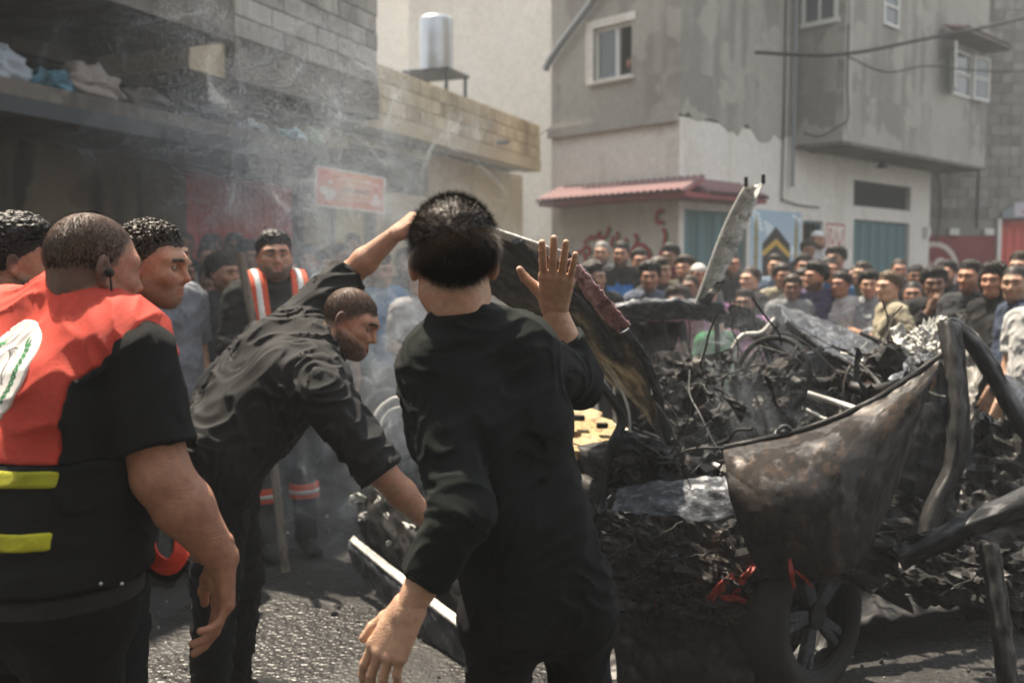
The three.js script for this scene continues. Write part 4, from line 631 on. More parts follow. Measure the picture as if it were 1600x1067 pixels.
// 4, 5 heads behind the red vest
function bystander(label, px, py, D, face, o2, st) {
  return personAt(label, at(px, py, D).x, -D, (o, R) => {
    const fx = Math.atan2(face.x, face.z), q = (v) => v.applyAxisAngle(V(0, 1, 0), o2.bodyTurn ?? fx), c = R(px, py, D), top = c.y, nk = V(o2.bodyShift ?? 0, top - 0.16, -0.01);
    const k = (top - 0.16) / 1.45, j = { neck: nk, pelvis: V(0, 0.93 * k, 0), shL: q(V(0.19, top - 0.21, 0)), shR: q(V(-0.19, top - 0.21, 0)), elL: q(V(0.24, 1.1 * k, -0.03)), elR: q(V(-0.24, 1.1 * k, -0.03)), wrL: q(V(0.22, 0.85 * k, 0.08)), wrR: q(V(-0.22, 0.85 * k, 0.08)) };
    for (const s of ['pelvis', 'shL', 'shR', 'elL', 'elR', 'wrL', 'wrR']) j[s].x += o2.bodyShift ?? 0;
    const hl = q(V(0.09, 0.9 * k, 0)), hr = q(V(-0.09, 0.9 * k, 0)); hl.x += o2.bodyShift ?? 0; hr.x += o2.bodyShift ?? 0; legs(j, [hr, V(hr.x, 0.48, hr.z), V(hr.x, 0.08, hr.z)], [hl, V(hl.x, 0.48, hl.z), V(hl.x, 0.08, hl.z)], q(V(0, 0, 1)));
    const f = addAll(o, figure(j, { c: c.add(q(V(0, 0, 0.03))), face, up: V(0, 1, 0).addScaledVector(face, 0.12), scale: o2.scale ?? 1 }, { cell: 0.012, headCell: 0.004, fold: 0.005, ...o2 })).fields; if (st) part('hair_strands', strands(f.Mh, st, st.n, 9), hairMat(o2.hairColour), o);
  });
}
bystander('curly haired man in profile looking down beyond the red vest', 228, 416, 2.75, V(0.93, -0.32, 0.12), { skin: 'mid', stubble: 0.45, hair: 0.014, hairColour: [0.035, 0.028, 0.022], rough: 0.007, freq: 55, recede: 0.012, shirt: cloth(0.03, 0.035, 0.05), trousers: jeans, bodyTurn: 1.1, neckW: 1.05, scale: 0.91, bodyShift: -0.16 }, { hair: 0.016, recede: 0.01, len: 0.026, lift: 1.0, curly: 1.5, thick: 0.0012, n: 9000, comb: (p, r) => V(r() - 0.5, r() - 0.5, r() - 0.5) });
bystander('dark haired bearded man at the left picture edge behind the red vest', 20, 412, 2.62, V(0.86, -0.1, -0.3), { skin: 'mid', beard: 0.5, hair: 0.018, hairColour: [0.012, 0.01, 0.009], rough: 0.004, freq: 45, shirt: black, trousers: jeans, scale: 0.93, bodyTurn: 1.3 }, { hair: 0.02, len: 0.03, lift: 0.6, thick: 0.001, n: 5000, comb: (p, r) => V(p.x * 4 + (r() - 0.5) * 0.6, 0.2, lerp(-0.6, 1, sstep(0, 0.11, p.y + (r() - 0.5) * 0.05))) });

// standing figures of the crowd: y up, facing +z
function stand(pose, turn = 0, nod = 0) {
  const j = { neck: V(0, 1.44, -0.01), pelvis: V(0, 0.93, 0), shL: V(0.185, 1.385, -0.01), shR: V(-0.185, 1.385, -0.01) }, h = {};
  const A = { down: [[0.235, 1.1, -0.02], [0.24, 0.86, 0.06], [-0.235, 1.1, -0.02], [-0.24, 0.86, 0.06]], crossed: [[0.235, 1.12, 0.06], [-0.02, 1.14, 0.2], [-0.235, 1.12, 0.06], [0.03, 1.1, 0.22]], chin: [[0.22, 1.12, 0.07], [-0.03, 1.12, 0.2], [-0.2, 1.14, 0.13], [-0.03, 1.4, 0.17]], clasped: [[0.245, 1.12, -0.02], [0.05, 0.96, 0.2], [-0.245, 1.12, -0.02], [-0.05, 0.96, 0.2]], hip: [[0.34, 1.16, -0.1], [0.19, 1.02, 0.04], [-0.235, 1.1, -0.02], [-0.24, 0.86, 0.06]], point: [[0.235, 1.1, -0.02], [0.24, 0.86, 0.06], [-0.24, 1.14, 0.03], [-0.12, 1.16, 0.27]] }[pose];
  [j.elL, j.wrL, j.elR, j.wrR] = A.map((a) => V(...a)); legs(j, [V(-0.09, 0.9, 0), V(-0.1, 0.48, 0.015), V(-0.11, 0.08, 0)], [V(0.09, 0.9, 0), V(0.1, 0.48, 0.015), V(0.11, 0.08, 0)], V(0, 0, 1));
  if (pose === 'crossed') { h.handL = { palm: V(0, -0.3, -1) }; h.handR = { palm: V(0, -0.3, -1) }; } if (pose === 'chin') h.handR = { palm: V(0, 0, -1), curl: [0.9, 1, 0.5] };
  return [j, { c: V(0, 1.6, 0.025), face: V(Math.sin(turn), -0.12 - nod, Math.cos(turn)), up: V(0, 1, 0) }, h];
}
const kinds = {
  a: ['down', 0.15, { skin: 'mid', sleeves: [0.75, 0.75], hair: 0.016, rough: 0.005, freq: 38, stubble: 0.5 }], b: ['crossed', -0.2, { skin: 'tan', sleeves: [0.8, 0.8], hair: 0.015, rough: 0.004, beard: 0.6 }], c: ['clasped', 0.45, { skin: 'mid', sleeves: [1.85, 1.85], hair: 0.02, rough: 0.006, freq: 40 }],
  d: ['chin', 0.05, { skin: 'dark', sleeves: [1.85, 1.85], hair: 0.008, recede: 0.01 }], e: ['down', -0.5, { skin: 'light', sleeves: [0.75, 0.75], hair: 0.022, rough: 0.006, freq: 34 }], f: ['crossed', 0.3, { skin: 'light', sleeves: [1.9, 1.9], hair: 0.014, recede: 0.012, rough: 0.005, stubble: 0.25 }],
  m: ['down', 0.95, { skin: 'light', sleeves: [0.75, 0.75], hair: 0.018, rough: 0.006, freq: 50, stubble: 0.4 }], n: ['crossed', -0.85, { skin: 'tan', sleeves: [1.9, 1.9], hair: 0.007, recede: 0.02, beard: 0.8 }], p: ['hip', -0.3, { skin: 'dark', sleeves: [0.7, 0.7], hair: 0.026, rough: 0.008, freq: 60, girth: 0.92 }], q: ['down', 0.0, { skin: 'mid', sleeves: [1.85, 1.85], hair: 0.012, girth: 1.14, stubble: 0.6, recede: 0.015 }],
  g: ['hip', 0.55, { skin: 'light', sleeves: [0.7, 0.7], hair: 0.024, rough: 0.006, freq: 45 }], h: ['point', -0.1, { skin: 'mid', sleeves: [1.85, 1.85], hair: 0.013, beard: 0.9 }], k: ['clasped', -0.25, { skin: 'tan', sleeves: [0.8, 0.8], hair: 0.02, rough: 0.007, freq: 42 }],
};
const made = {};
function kind(k) { if (!made[k]) { const [p, t, o] = kinds[k], [j, h, hands] = stand(p, t); made[k] = figure(j, h, { cell: 0.019, headCell: 0.0065, handCell: 0.008, fold: 0.007, foldFreq: 7, seed: k.charCodeAt(0), drape: 0.018, loose: 0.016, ...o, ...hands, shirt: black, trousers: jeans }); } return made[k]; }
const tr = [jeans, charcoal, cloth(0.03, 0.045, 0.08), cloth(0.09, 0.085, 0.08)], darkHair = [[0.018, 0.014, 0.012], [0.032, 0.021, 0.014], [0.013, 0.012, 0.012]];
const hairStyles = [{ hair: 0.015, rough: 0.005, freq: 38 }, { hair: 0.028, rough: 0.01, freq: 48, recede: -0.004 }, { hair: 0.006, recede: 0.018, rough: 0.001, freq: 80 }, { hair: 0.02, rough: 0.003, freq: 24, recede: 0.006, drop: 0.014 }, { hair: 0.01, recede: 0.032, rough: 0.003, freq: 50 }, { hair: 0.032, rough: 0.006, freq: 28, recede: 0.004 }, { hair: 0.018, rough: 0.007, freq: 60, recede: 0.012 }].map((s) => net(hairField(s), 0.006));
const skinTints = [[1, 1, 1], [1.15, 1.12, 1.1], [0.82, 0.78, 0.75], [1.0, 0.92, 0.86]].map((c) => { const m = skinMat.clone(); m.color.setRGB(...c); return m; });
function onlooker(px, py, D, k, col, label, o = {}) {
  const p = at(px, py, D), s = clamp((p.y - (o.step ?? 0)) / 1.6, 0.62, 1.12), to = o.look ?? [0.7, -4.0], v1 = lattice[Math.floor(px * 17 + py * 31)], v2 = lattice[Math.floor(px * 29 + py * 7)], turn = Math.atan2(to[0] - p.x, to[1] - p.z) + (o.turn ?? (v1 - 0.5) * 0.9) - kinds[k][1] * 0.6;
  const g = thing('person', label, 'person', [p.x, o.step ?? 0, p.z], turn, o.group ?? 'crowd of onlookers'); g.scale.set(s * (0.94 + 0.14 * v2), s, s * (0.95 + 0.1 * v1)); g.rotation.z = (v2 - 0.5) * 0.09; g.rotation.x = (v1 - 0.4) * 0.06;
  const shirt = Array.isArray(col) ? cloth(...col) : col, tm = o.trousers ?? tr[Math.floor(Math.abs(px * 7.3)) % tr.length];
  for (const [n, geo, m] of kind(k)) { if (n === 'hair' && o.cap) continue; if (n === 'hair') { const hm = part('hair', hairStyles[Math.floor(lattice[Math.floor(px * 11 + py * 3)] * 7)], hairMat(o.hairColour ?? darkHair[px % 3]), g); hm.applyMatrix4(kind(k).fields.Mh); continue; } part(n, geo, n === 'shirt' ? shirt : n === 'trousers' ? tm : n === 'hair' ? hairMat(o.hairColour ?? darkHair[px % 3]) : n === 'body' ? skinTints[px % 4] : m, g); }
  const Mh = kind(k).fields.Mh;
  if (o.cap) part('cap', net(withBox(((e) => (x, y, z) => smax(e(x, y, z), 0.05 - y, 0.006))(ell([0, 0.036, -0.016], 0.089, 0.095, 0.11)), ell([0, 0.036, -0.016], 0.1, 0.1, 0.12)), 0.008).applyMatrix4(Mh), cloth(...o.cap), g);
  if (o.hood) part('hood', net(((e, i) => withBox((x, y, z) => smax(e(x, y, z), -i(x, y, z), 0.01), e))(ell([0, 0.01, -0.03], 0.115, 0.14, 0.13), ell([0, -0.01, 0.09], 0.08, 0.11, 0.13)), 0.009).applyMatrix4(Mh), shirt, g);
  if (o.print) { const f = kind(k).fields.sf, q = withBox((x, y, z) => Math.max(f(x, y, z) - 0.004, Math.abs(x - (o.print[3] ?? 0)) - o.print[4] ?? 0.1, Math.abs(y - 1.24) - 0.06 + 0.03 * N3(x * 20, y * 20, 1), -z), f, 0.01); part('shirt_print', net(q, 0.014), cloth(o.print[0], o.print[1], o.print[2]), g); }
  return g;
}
// 6 the rescue worker with the orange straps
{
  const o = onlooker(440, 400, 5.3, 'h', [0.02, 0.021, 0.023], 'bearded man with orange reflective straps over dark jacket holding wooden stick', { look: [0.6, -1.5], trousers: jeans, group: 'rescue workers' });
  const f = kind('h').fields.tor, orange = cloth(0.75, 0.09, 0.03, 0.6), silver = mat({ color: 0xc9ccc9, roughness: 0.35, metalness: 0.2 });
  for (const s of [-1, 1]) {
    const strap = (w, g) => withBox((x, y, z) => Math.max(Math.abs(grow(f, 0.03)(x, y, z) - 0.004) - g, Math.abs(x - s * (0.1 + 0.02 * (y - 1.2))) - w, 1.02 - y, -z - 0.15), f, 0.05);
    part('strap', net(strap(0.045, 0.008), 0.011), orange, o); part('reflective_band', net(strap(0.016, 0.011), 0.009), silver, o);
  }
  const jj = { R: [V(-0.1, 0.48, 0.015), V(-0.11, 0.08, 0)], L: [V(0.1, 0.48, 0.015), V(0.11, 0.08, 0)] };
  for (const s of ['R', 'L']) { const [a, b] = jj[s], c0 = cone(a, b, 0.078, 0.072); for (const [y0, y1, m] of [[0.3, 0.38, orange], [0.325, 0.35, silver]]) part('trouser_band', net(slab(m === orange ? c0 : grow(c0, 0.003), y0, y1), 0.009), m, o); }
  const sp = [at(374, 395, 5.0), at(398, 520, 4.98), at(424, 700, 4.95), at(446, 880, 4.9).setY(0.02)];
  const st = thing('wooden_stick', 'grey wooden pole held upright by man with orange straps', 'stick', [sp[3].x, 0, sp[3].z]); part('pole', tube(sp.map((p) => p.clone().sub(V(sp[3].x, 0, sp[3].z))), 0.022, 20, 8), mat({ map: plaster(0x6e665c, 0x4c463e, 0x7a7268, 61, 1.5), roughness: 0.85 }), st);
}
const C = { black: [0.014, 0.014, 0.015], grey: [0.2, 0.21, 0.22], pale: [0.42, 0.41, 0.42], blue: [0.07, 0.17, 0.33], sky: [0.2, 0.27, 0.36], brown: [0.05, 0.03, 0.026], dgrey: [0.04, 0.042, 0.046], purple: [0.07, 0.055, 0.12], white: [0.55, 0.55, 0.54], tan: [0.36, 0.32, 0.23], maroon: [0.14, 0.02, 0.035], denim: [0.1, 0.12, 0.17], navy: [0.035, 0.05, 0.085], olive: [0.08, 0.085, 0.05], green: [0.02, 0.15, 0.05], pink: [0.42, 0.2, 0.36] };
// left-hand crowd, by the red door
onlooker(246, 402, 4.9, 'm', [0.19, 0.2, 0.23], 'man in blue-grey sweatshirt with folded arms behind curly haired man', { turn: 0.3 });
onlooker(296, 386, 9.9, 'a', C.blue, 'man in blue shirt against the plaster wall left of red door');
onlooker(334, 390, 9.9, 'n', C.dgrey, 'young man in dark shirt standing at red door beside the blue shirt');
onlooker(362, 388, 9.6, 'd', C.black, 'man with hand to chin in front of red door');
onlooker(392, 402, 9.2, 'k', C.navy, 'shorter man in navy against the red door behind the stick');
onlooker(286, 428, 7.0, 'p', C.sky, 'man in light blue sweatshirt looking right beside the curly haired man', { turn: 0.5 });
onlooker(318, 437, 7.7, 'd', C.brown, 'dark brown shirted youth between light blue and dark sweaters');
onlooker(352, 428, 6.4, 'q', C.dgrey, 'young man in dark sweater with a pale chest print looking up', { turn: 0.2, print: [0.3, 0.31, 0.32, 0.02, 0.05] });
onlooker(378, 452, 6.9, 'a', C.black, 'young man in black between the dark sweater and the stick', {});
onlooker(483, 408, 9.5, 'b', C.dgrey, 'bearded man in dark grey behind the orange straps');
onlooker(505, 414, 9.8, 'm', C.brown, 'man in brown right of the red door edge');
onlooker(527, 402, 10.6, 'c', C.navy, 'man in navy below the yellow door');
onlooker(545, 383, 11.3, 'n', C.denim, 'tall youth in denim blue before the yellow door', { step: 0.3 });
onlooker(566, 408, 10.4, 'h', C.olive, 'bearded man in olive right of the yellow door');
onlooker(598, 424, 7.4, 'a', C.blue, 'young man in bright blue shirt seen past the bent man');
onlooker(630, 410, 8.4, 'p', C.dgrey, 'man in dark grey long sleeves beside the bright blue shirt');
onlooker(655, 440, 6.9, 'k', C.pale, 'man in pale shirt partly hidden behind the black sweater');
onlooker(690, 405, 9.6, 'q', C.grey, 'man in grey behind the head of the black sweater man');
onlooker(425, 430, 8.3, 'e', C.dgrey, 'small youth in dark grey just left of the bearded rescue worker');
onlooker(470, 440, 7.9, 'd', C.black, 'youth in black just right of the bearded rescue worker');
onlooker(268, 408, 8.7, 'p', C.brown, 'young man in brown against the plaster wall behind curly haired man');
onlooker(316, 404, 8.9, 'q', C.grey, 'stout man in grey before the plaster wall left of the red door');
onlooker(409, 414, 8.1, 'n', C.black, 'bald-fronted bearded man in black between stick and orange straps');
onlooker(457, 424, 8.7, 'm', C.navy, 'youth in navy turned sideways behind the orange straps');
onlooker(547, 428, 8.3, 'q', C.dgrey, 'stout man in charcoal left of the bright blue shirt');
onlooker(574, 442, 7.8, 'p', C.black, 'curly youth in black beside the bright blue shirt');
// in front of the graffiti
onlooker(936, 396, 12.0, 'h', C.pale, 'older bearded man in pale shirt against the red graffiti', { hairColour: [0.25, 0.24, 0.23] });
onlooker(960, 398, 10.8, 'b', C.black, 'man in black t-shirt with bright blue chest print, arms folded', { print: [0.05, 0.22, 0.6, 0, 0.14] });
onlooker(995, 408, 11.4, 'n', C.dgrey, 'bearded man in charcoal with folded arms under the graffiti');
onlooker(1010, 434, 8.4, 'a', C.denim, 'man in open denim shirt facing the camera above the dark panel', { look: [0.1, 0] });
onlooker(1042, 424, 9.0, 'g', C.dgrey, 'young man in dark t-shirt with head turned right by the denim shirt', { turn: 0.5 });
onlooker(1043, 402, 11.9, 'p', C.maroon, 'man in maroon top at the corner of graffiti wall');
onlooker(1081, 420, 10.8, 'h', C.olive, 'bearded man at the left leaf of the teal door');
onlooker(1089, 431, 9.6, 'q', C.grey, 'man in white cap before the teal door', { cap: [0.5, 0.49, 0.46] });
onlooker(1078, 449, 9.2, 'd', C.maroon, 'dark haired boy below the white cap', {});
onlooker(1104, 455, 8.9, 'e', C.pink, 'boy in pink right of the bent metal strip foot', {});
onlooker(930, 434, 8.4, 'm', C.black, 'man in black half hidden by the raised bonnet', {});
onlooker(1147, 413, 10.9, 'h', C.black, 'bearded man in black shirt with raised forearm before teal door', {});
onlooker(1177, 437, 9.2, 'g', C.black, 'man in black t-shirt turning left under the mural', { turn: -0.9 });
onlooker(1203, 416, 10.9, 'f', C.sky, 'man in pale blue-grey hoodie in front of the mural');
onlooker(1227, 432, 9.8, 'c', C.tan, 'curly youth in beige under the mural');
onlooker(1234, 450, 8.8, 'p', C.grey, 'boy in grey t-shirt in front of the beige youth');
onlooker(1170, 474, 7.7, 'd', C.pink, 'small boy in pink peering over the wreck', {});
onlooker(1060, 470, 8.0, 'q', C.maroon, 'boy in maroon with folded arms behind the dark panel', {});
onlooker(1120, 500, 7.6, 'e', C.green, 'small boy in green shirt behind the wreck pillars', {});
// right-hand crowd
onlooker(1250, 417, 10.6, 'b', C.navy, 'bearded man in navy below the calligraphy doorway');
onlooker(1267, 392, 13.6, 'd', C.dgrey, 'man in dark grey on the doorstep', { step: 0.3 });
onlooker(1284, 375, 14.3, 'h', C.white, 'bearded man in white robe and white cap in the doorway', { step: 0.34, cap: [0.6, 0.6, 0.6], trousers: cloth(0.55, 0.55, 0.54), turn: 0.7 });
onlooker(1277, 433, 8.8, 'n', C.purple, 'man in purple polo shirt behind the wreck');
onlooker(1257, 440, 9.4, 'e', C.dgrey, 'youth in dark grey left of the purple polo shirt');
onlooker(1293, 422, 9.9, 'c', C.blue, 'man in blue sweater behind the purple polo shirt');
onlooker(1317, 405, 11.6, 'p', C.black, 'tall man in black before the red calligraphy panel');
onlooker(1320, 445, 8.7, 'k', C.white, 'bearded young man in white t-shirt');
onlooker(1338, 432, 10.3, 'd', C.navy, 'youth in navy left of the teal shutter');
onlooker(1354, 428, 10.2, 'e', C.olive, 'youth in olive against the teal shutter');
onlooker(1359, 446, 8.6, 'f', [0.3, 0.32, 0.34], 'young man in light grey sweater with folded arms');
onlooker(1393, 449, 7.2, 'g', C.tan, 'brown haired youth in beige t-shirt facing left, hand on hip', { turn: -0.75, hairColour: [0.09, 0.055, 0.03] });
onlooker(1399, 422, 11.4, 'b', C.brown, 'man in brown before teal shutter behind the beige t-shirt');
onlooker(1431, 432, 9.6, 'd', C.black, 'man in black cap right of the teal shutter', { cap: [0.02, 0.02, 0.022] });
onlooker(1430, 460, 8.2, 'c', C.pink, 'boy in lilac between the beige and black shirts');
onlooker(1447, 440, 10.2, 'e', C.pale, 'youth in pale shirt under the painted circle');
onlooker(1466, 444, 7.6, 'd', C.black, 'young man in black with hand to his chin');
onlooker(1481, 427, 9.8, 'h', C.dgrey, 'bearded man in charcoal behind the hand-to-chin youth');
onlooker(1511, 434, 7.2, 'q', C.dgrey, 'bearded man in black t-shirt with pale print, arms folded', { print: [0.22, 0.22, 0.22, 0, 0.12] });
onlooker(1531, 438, 9.4, 'a', C.maroon, 'man in maroon behind the printed t-shirt');
onlooker(1563, 440, 6.8, 'c', C.black, 'youth in black hooded jacket with hood up', { hood: true });
onlooker(1590, 444, 6.1, 'm', C.navy, 'man in navy patterned t-shirt at the right edge');
onlooker(1582, 418, 8.4, 'e', C.dgrey, 'tall man in dark grey behind navy t-shirt at the right edge');
onlooker(1632, 450, 5.5, 'g', C.white, 'man in white striped shirt cut off by the right edge', { turn: 0.2 });
// the face at the upstairs window
{ const p = V(0.2, 4.08, -1.1).applyAxisAngle(V(0, 1, 0), RT).add(V(...RP)); const g = thing('person', 'person looking out of the upstairs window', 'person', [p.x, p.y - 1.02, p.z], RT - Math.PI / 2); g.scale.setScalar(1.0); for (const [n, geo, m] of kind('a')) if (['body', 'hair', 'shirt'].includes(n)) part(n, geo, n === 'shirt' ? cloth(...C.dgrey) : n === 'hair' ? hairMat(darkHair[0]) : m, g); g.scale.setScalar(0.7); g.position.y = 4.83 - 1.6 * 0.7; }

// ------------------------------------------------------------------ the burnt-out car; placed by survey, origin on the road below it
const CAR = V(1.2, 0, -4.2);
const car = thing('burnt_car', 'wrecked burnt-out car with raised bonnet, torn panels and smoking engine', 'car', CAR.toArray());
const W = (px, py, D) => at(px, py, D).sub(CAR);
const charTex = (a, b, c, seed) => tex(512, (u, v) => { const n = tfbm(u, v, 5, 5, seed), m = tfbm(u, v, 20, 4, seed + 7), f = tfbm(u, v, 90, 2, seed + 11); let k = mixc(hex(a), hex(b), sstep(0.42, 0.62, n)); k = mixc(k, hex(c), sstep(0.6, 0.7, m) * 0.8); return k.map((x) => x * (0.75 + 0.5 * f)); }, true, 1.6);
const charRough = tex(512, (u, v) => { const r = lerp(0.5, 0.95, sstep(0.38, 0.6, tfbm(u, v, 7, 5, 120))); return [r, r, r]; }, false, 1.9);
const burnt = (a, b, c, seed, metal = 0.5, o = {}) => mat({ map: charTex(a, b, c, seed), roughnessMap: charRough, roughness: 1, metalness: metal, bumpMap: grainBump, bumpScale: 0.0018, side: THREE.DoubleSide, ...o });
const K = {
  soot: burnt(0x121213, 0x1b1a1a, 0x262422, 100, 0.1), gloss: burnt(0x161719, 0x1f2124, 0x303236, 104, 0.4), rust: burnt(0x1b1817, 0x28221f, 0x3d2f26, 108, 0.25), grey: burnt(0x3c3f44, 0x50545a, 0x6c7076, 112, 0.5),
  bare: burnt(0xb4b4b0, 0xc9c9c4, 0x8a8882, 116, 0.35), hood: burnt(0x2e3033, 0x404347, 0x5b5e62, 102, 0.15), ash: burnt(0x6a6762, 0x8d8a85, 0x33312f, 118, 0.05), foil: burnt(0xa07f83, 0xb99a9c, 0x6f4d55, 122, 0.35), red: mat({ color: 0x7d1f12, roughness: 0.6 }), yellow: burnt(0x9a8660, 0xa8946c, 0x776344, 126, 0.0), rubber: mat({ color: 0x0e0e0f, roughness: 0.75, bumpMap: grainBump, bumpScale: 0.003 }),
};
// a sheet of metal through rows of survey points, crumpled and with thickness
function sheet(rows, o = {}) {
  const R0 = rows.map((r) => new THREE.CatmullRomCurve3(r.map((p) => W(...p)), false, 'centripetal')), nu = o.nu ?? 40, nv = o.nv ?? 24, P = [], am = o.crumple ?? 0.012, fr = o.freq ?? 5, sd = o.seed ?? 1;
  for (let i = 0; i <= nu; i++) { const t = i / nu, col = rows.length > 1 ? new THREE.CatmullRomCurve3(R0.map((c) => c.getPoint(t)), false, 'centripetal') : null; for (let k = 0; k <= nv; k++) P.push(col.getPoint(k / nv)); }
  const at2 = (i, k) => P[clamp(i, 0, nu) * (nv + 1) + clamp(k, 0, nv)], Nn = [];
  for (let i = 0; i <= nu; i++) for (let k = 0; k <= nv; k++) Nn.push(at2(i + 1, k).clone().sub(at2(i - 1, k)).cross(at2(i, k + 1).clone().sub(at2(i, k - 1))).normalize());
  P.forEach((p, n) => { const w = N3(p.x * fr * 0.5 + sd, p.y * fr * 0.5, p.z * fr * 0.5), sy = o.sy ?? 1, d = am * ((1 - 2 * Math.abs(N3(p.x * fr + sd + w, p.y * fr * sy + p.x * (sy - 1), p.z * fr))) + 0.5 * (1 - 2 * Math.abs(N3(p.x * fr * 2.3 + sd, p.y * fr * 2.3 * sy, p.z * fr * 2.3))) + 0.25 * (1 - 2 * Math.abs(N3(p.x * fr * 5 + sd, p.y * fr * 5, p.z * fr * 5)))); p.addScaledVector(Nn[n], d); });
  if (o.ragged) for (let i = 0; i <= nu; i++) { const e = at2(i, nv), f = at2(i, nv - 2); e.lerp(f, o.ragged * (0.5 + N3(i * 0.7, sd, 3))); }
  const t = o.thick ?? 0.004, pos = [], uv = [], idx = [], n1 = P.length;
  for (const s of [1, -1]) P.forEach((p, n) => { pos.push(p.x + Nn[n].x * t * s * 0.5, p.y + Nn[n].y * t * s * 0.5, p.z + Nn[n].z * t * s * 0.5); const i = Math.floor(n / (nv + 1)), k = n % (nv + 1); uv.push(i / nu * (o.w ?? 0.8), k / nv * (o.h ?? 0.5)); });
  const q = (a, b, c, d) => idx.push(a, b, c, a, c, d), I = (i, k) => i * (nv + 1) + k;
  for (let i = 0; i < nu; i++) for (let k = 0; k < nv; k++) { q(I(i, k), I(i + 1, k), I(i + 1, k + 1), I(i, k + 1)); q(n1 + I(i, k), n1 + I(i, k + 1), n1 + I(i + 1, k + 1), n1 + I(i + 1, k)); }
  for (let i = 0; i < nu; i++) { q(I(i, 0), n1 + I(i, 0), n1 + I(i + 1, 0), I(i + 1, 0)); q(I(i, nv), I(i + 1, nv), n1 + I(i + 1, nv), n1 + I(i, nv)); }
  for (let k = 0; k < nv; k++) { q(I(0, k), I(0, k + 1), n1 + I(0, k + 1), n1 + I(0, k)); q(I(nu, k), n1 + I(nu, k), n1 + I(nu, k + 1), I(nu, k + 1)); }
  const g = new THREE.BufferGeometry(); g.setAttribute('position', new THREE.Float32BufferAttribute(pos, 3)); g.setAttribute('uv', new THREE.Float32BufferAttribute(uv, 2)); g.setIndex(idx); if (o.flat) { const h = g.toNonIndexed(); h.computeVertexNormals(); return h; } g.computeVertexNormals(); return g;
}
const pipe = (name, pts, r, m, parent = car) => part(name, tube(pts.map((p) => W(...p)), r, pts.length * 7, 8), m, parent);
// bonnet, propped up
const hood = part('bonnet', sheet([[[655, 350, 3.7], [730, 352, 3.72], [800, 370, 3.72], [888, 394, 3.7]], [[720, 425, 3.92], [800, 438, 3.94], [880, 450, 3.9], [958, 474, 3.84]], [[810, 490, 4.1], [880, 520, 4.14], [945, 545, 4.08], [1003, 566, 4.0]], [[925, 580, 4.35], [970, 612, 4.36], [1008, 650, 4.3], [1040, 698, 4.2]]], { nu: 60, nv: 60, crumple: 0.007, freq: 3, seed: 3, w: 1.0, h: 1.1 }), K.hood, car);
part('bonnet_lip', sheet([[[650, 340, 3.66], [730, 344, 3.68], [800, 366, 3.68], [880, 392, 3.66]], [[658, 353, 3.68], [735, 357, 3.7], [802, 379, 3.7], [878, 410, 3.67]]], { nu: 50, nv: 4, crumple: 0.003, thick: 0.012 }), K.bare, hood);
part('bonnet_foil', sheet([[[876, 404, 3.64], [902, 432, 3.66], [932, 476, 3.7], [970, 512, 3.74]], [[893, 404, 3.62], [918, 426, 3.63], [950, 464, 3.66], [986, 508, 3.7]], [[902, 424, 3.66], [912, 450, 3.68], [940, 494, 3.72], [968, 522, 3.75]]].map((r, i, a) => [a[2], a[0], a[1]][i]), { nu: 46, nv: 14, crumple: 0.008, freq: 34, seed: 6, thick: 0.006, w: 0.4, h: 0.1 }), K.foil, hood);
part('bonnet_edge', sheet([[[968, 520, 3.78], [1000, 566, 3.92], [1022, 620, 4.05], [1040, 698, 4.18]], [[982, 512, 3.78], [1016, 562, 3.92], [1036, 620, 4.05], [1046, 696, 4.18]]], { nu: 34, nv: 5, crumple: 0.006, freq: 10, seed: 8, thick: 0.01 }), K.grey, hood);
pipe('bonnet_brace', [[905, 575, 3.9], [945, 610, 3.95], [972, 655, 3.95], [955, 700, 3.9], [942, 760, 3.85], [938, 800, 3.8]], 0.02, K.gloss, hood);
pipe('bonnet_brace', [[900, 560, 3.95], [935, 585, 4.0], [962, 630, 4.0], [968, 660, 3.98]], 0.007, K.bare, hood);
part('bonnet_rib', sheet([[[800, 378, 3.68], [850, 430, 3.8], [905, 480, 3.88], [960, 560, 4.0]], [[815, 374, 3.67], [868, 424, 3.79], [922, 476, 3.87], [972, 556, 3.99]]], { nu: 40, nv: 4, crumple: 0.004, thick: 0.02 }), K.grey, hood);
// front end
const bumper = part('front_bumper', sheet([[[572, 742, 4.75], [596, 772, 4.58], [650, 812, 4.25], [730, 858, 3.9], [810, 905, 3.55]], [[556, 790, 4.72], [584, 822, 4.52], [640, 868, 4.2], [725, 920, 3.83], [810, 975, 3.48]], [[566, 850, 4.72], [594, 878, 4.54], [648, 922, 4.22], [728, 985, 3.85], [812, 1050, 3.5]]], { nu: 60, nv: 26, crumple: 0.012, seed: 12, thick: 0.008, w: 1.5, h: 0.35 }), K.soot, car);
part('bumper_lip', sheet([[[552, 842, 4.66], [590, 872, 4.44], [650, 918, 4.1], [740, 985, 3.72], [820, 1050, 3.4]], [[544, 850, 4.64], [582, 884, 4.42], [642, 934, 4.08], [734, 1004, 3.7], [816, 1070, 3.38]], [[550, 884, 4.66], [588, 924, 4.44], [648, 980, 4.1], [738, 1056, 3.72], [820, 1130, 3.4]]], { nu: 50, nv: 16, crumple: 0.005, seed: 14, thick: 0.012, w: 1.5, h: 0.2 }), K.grey, bumper);
part('bumper_rim', sheet([[[553, 838, 4.66], [591, 868, 4.44], [651, 914, 4.1], [741, 981, 3.72]], [[546, 846, 4.63], [584, 878, 4.41], [644, 926, 4.07], [735, 996, 3.69]]], { nu: 40, nv: 4, crumple: 0.003, thick: 0.014 }), K.bare, bumper);
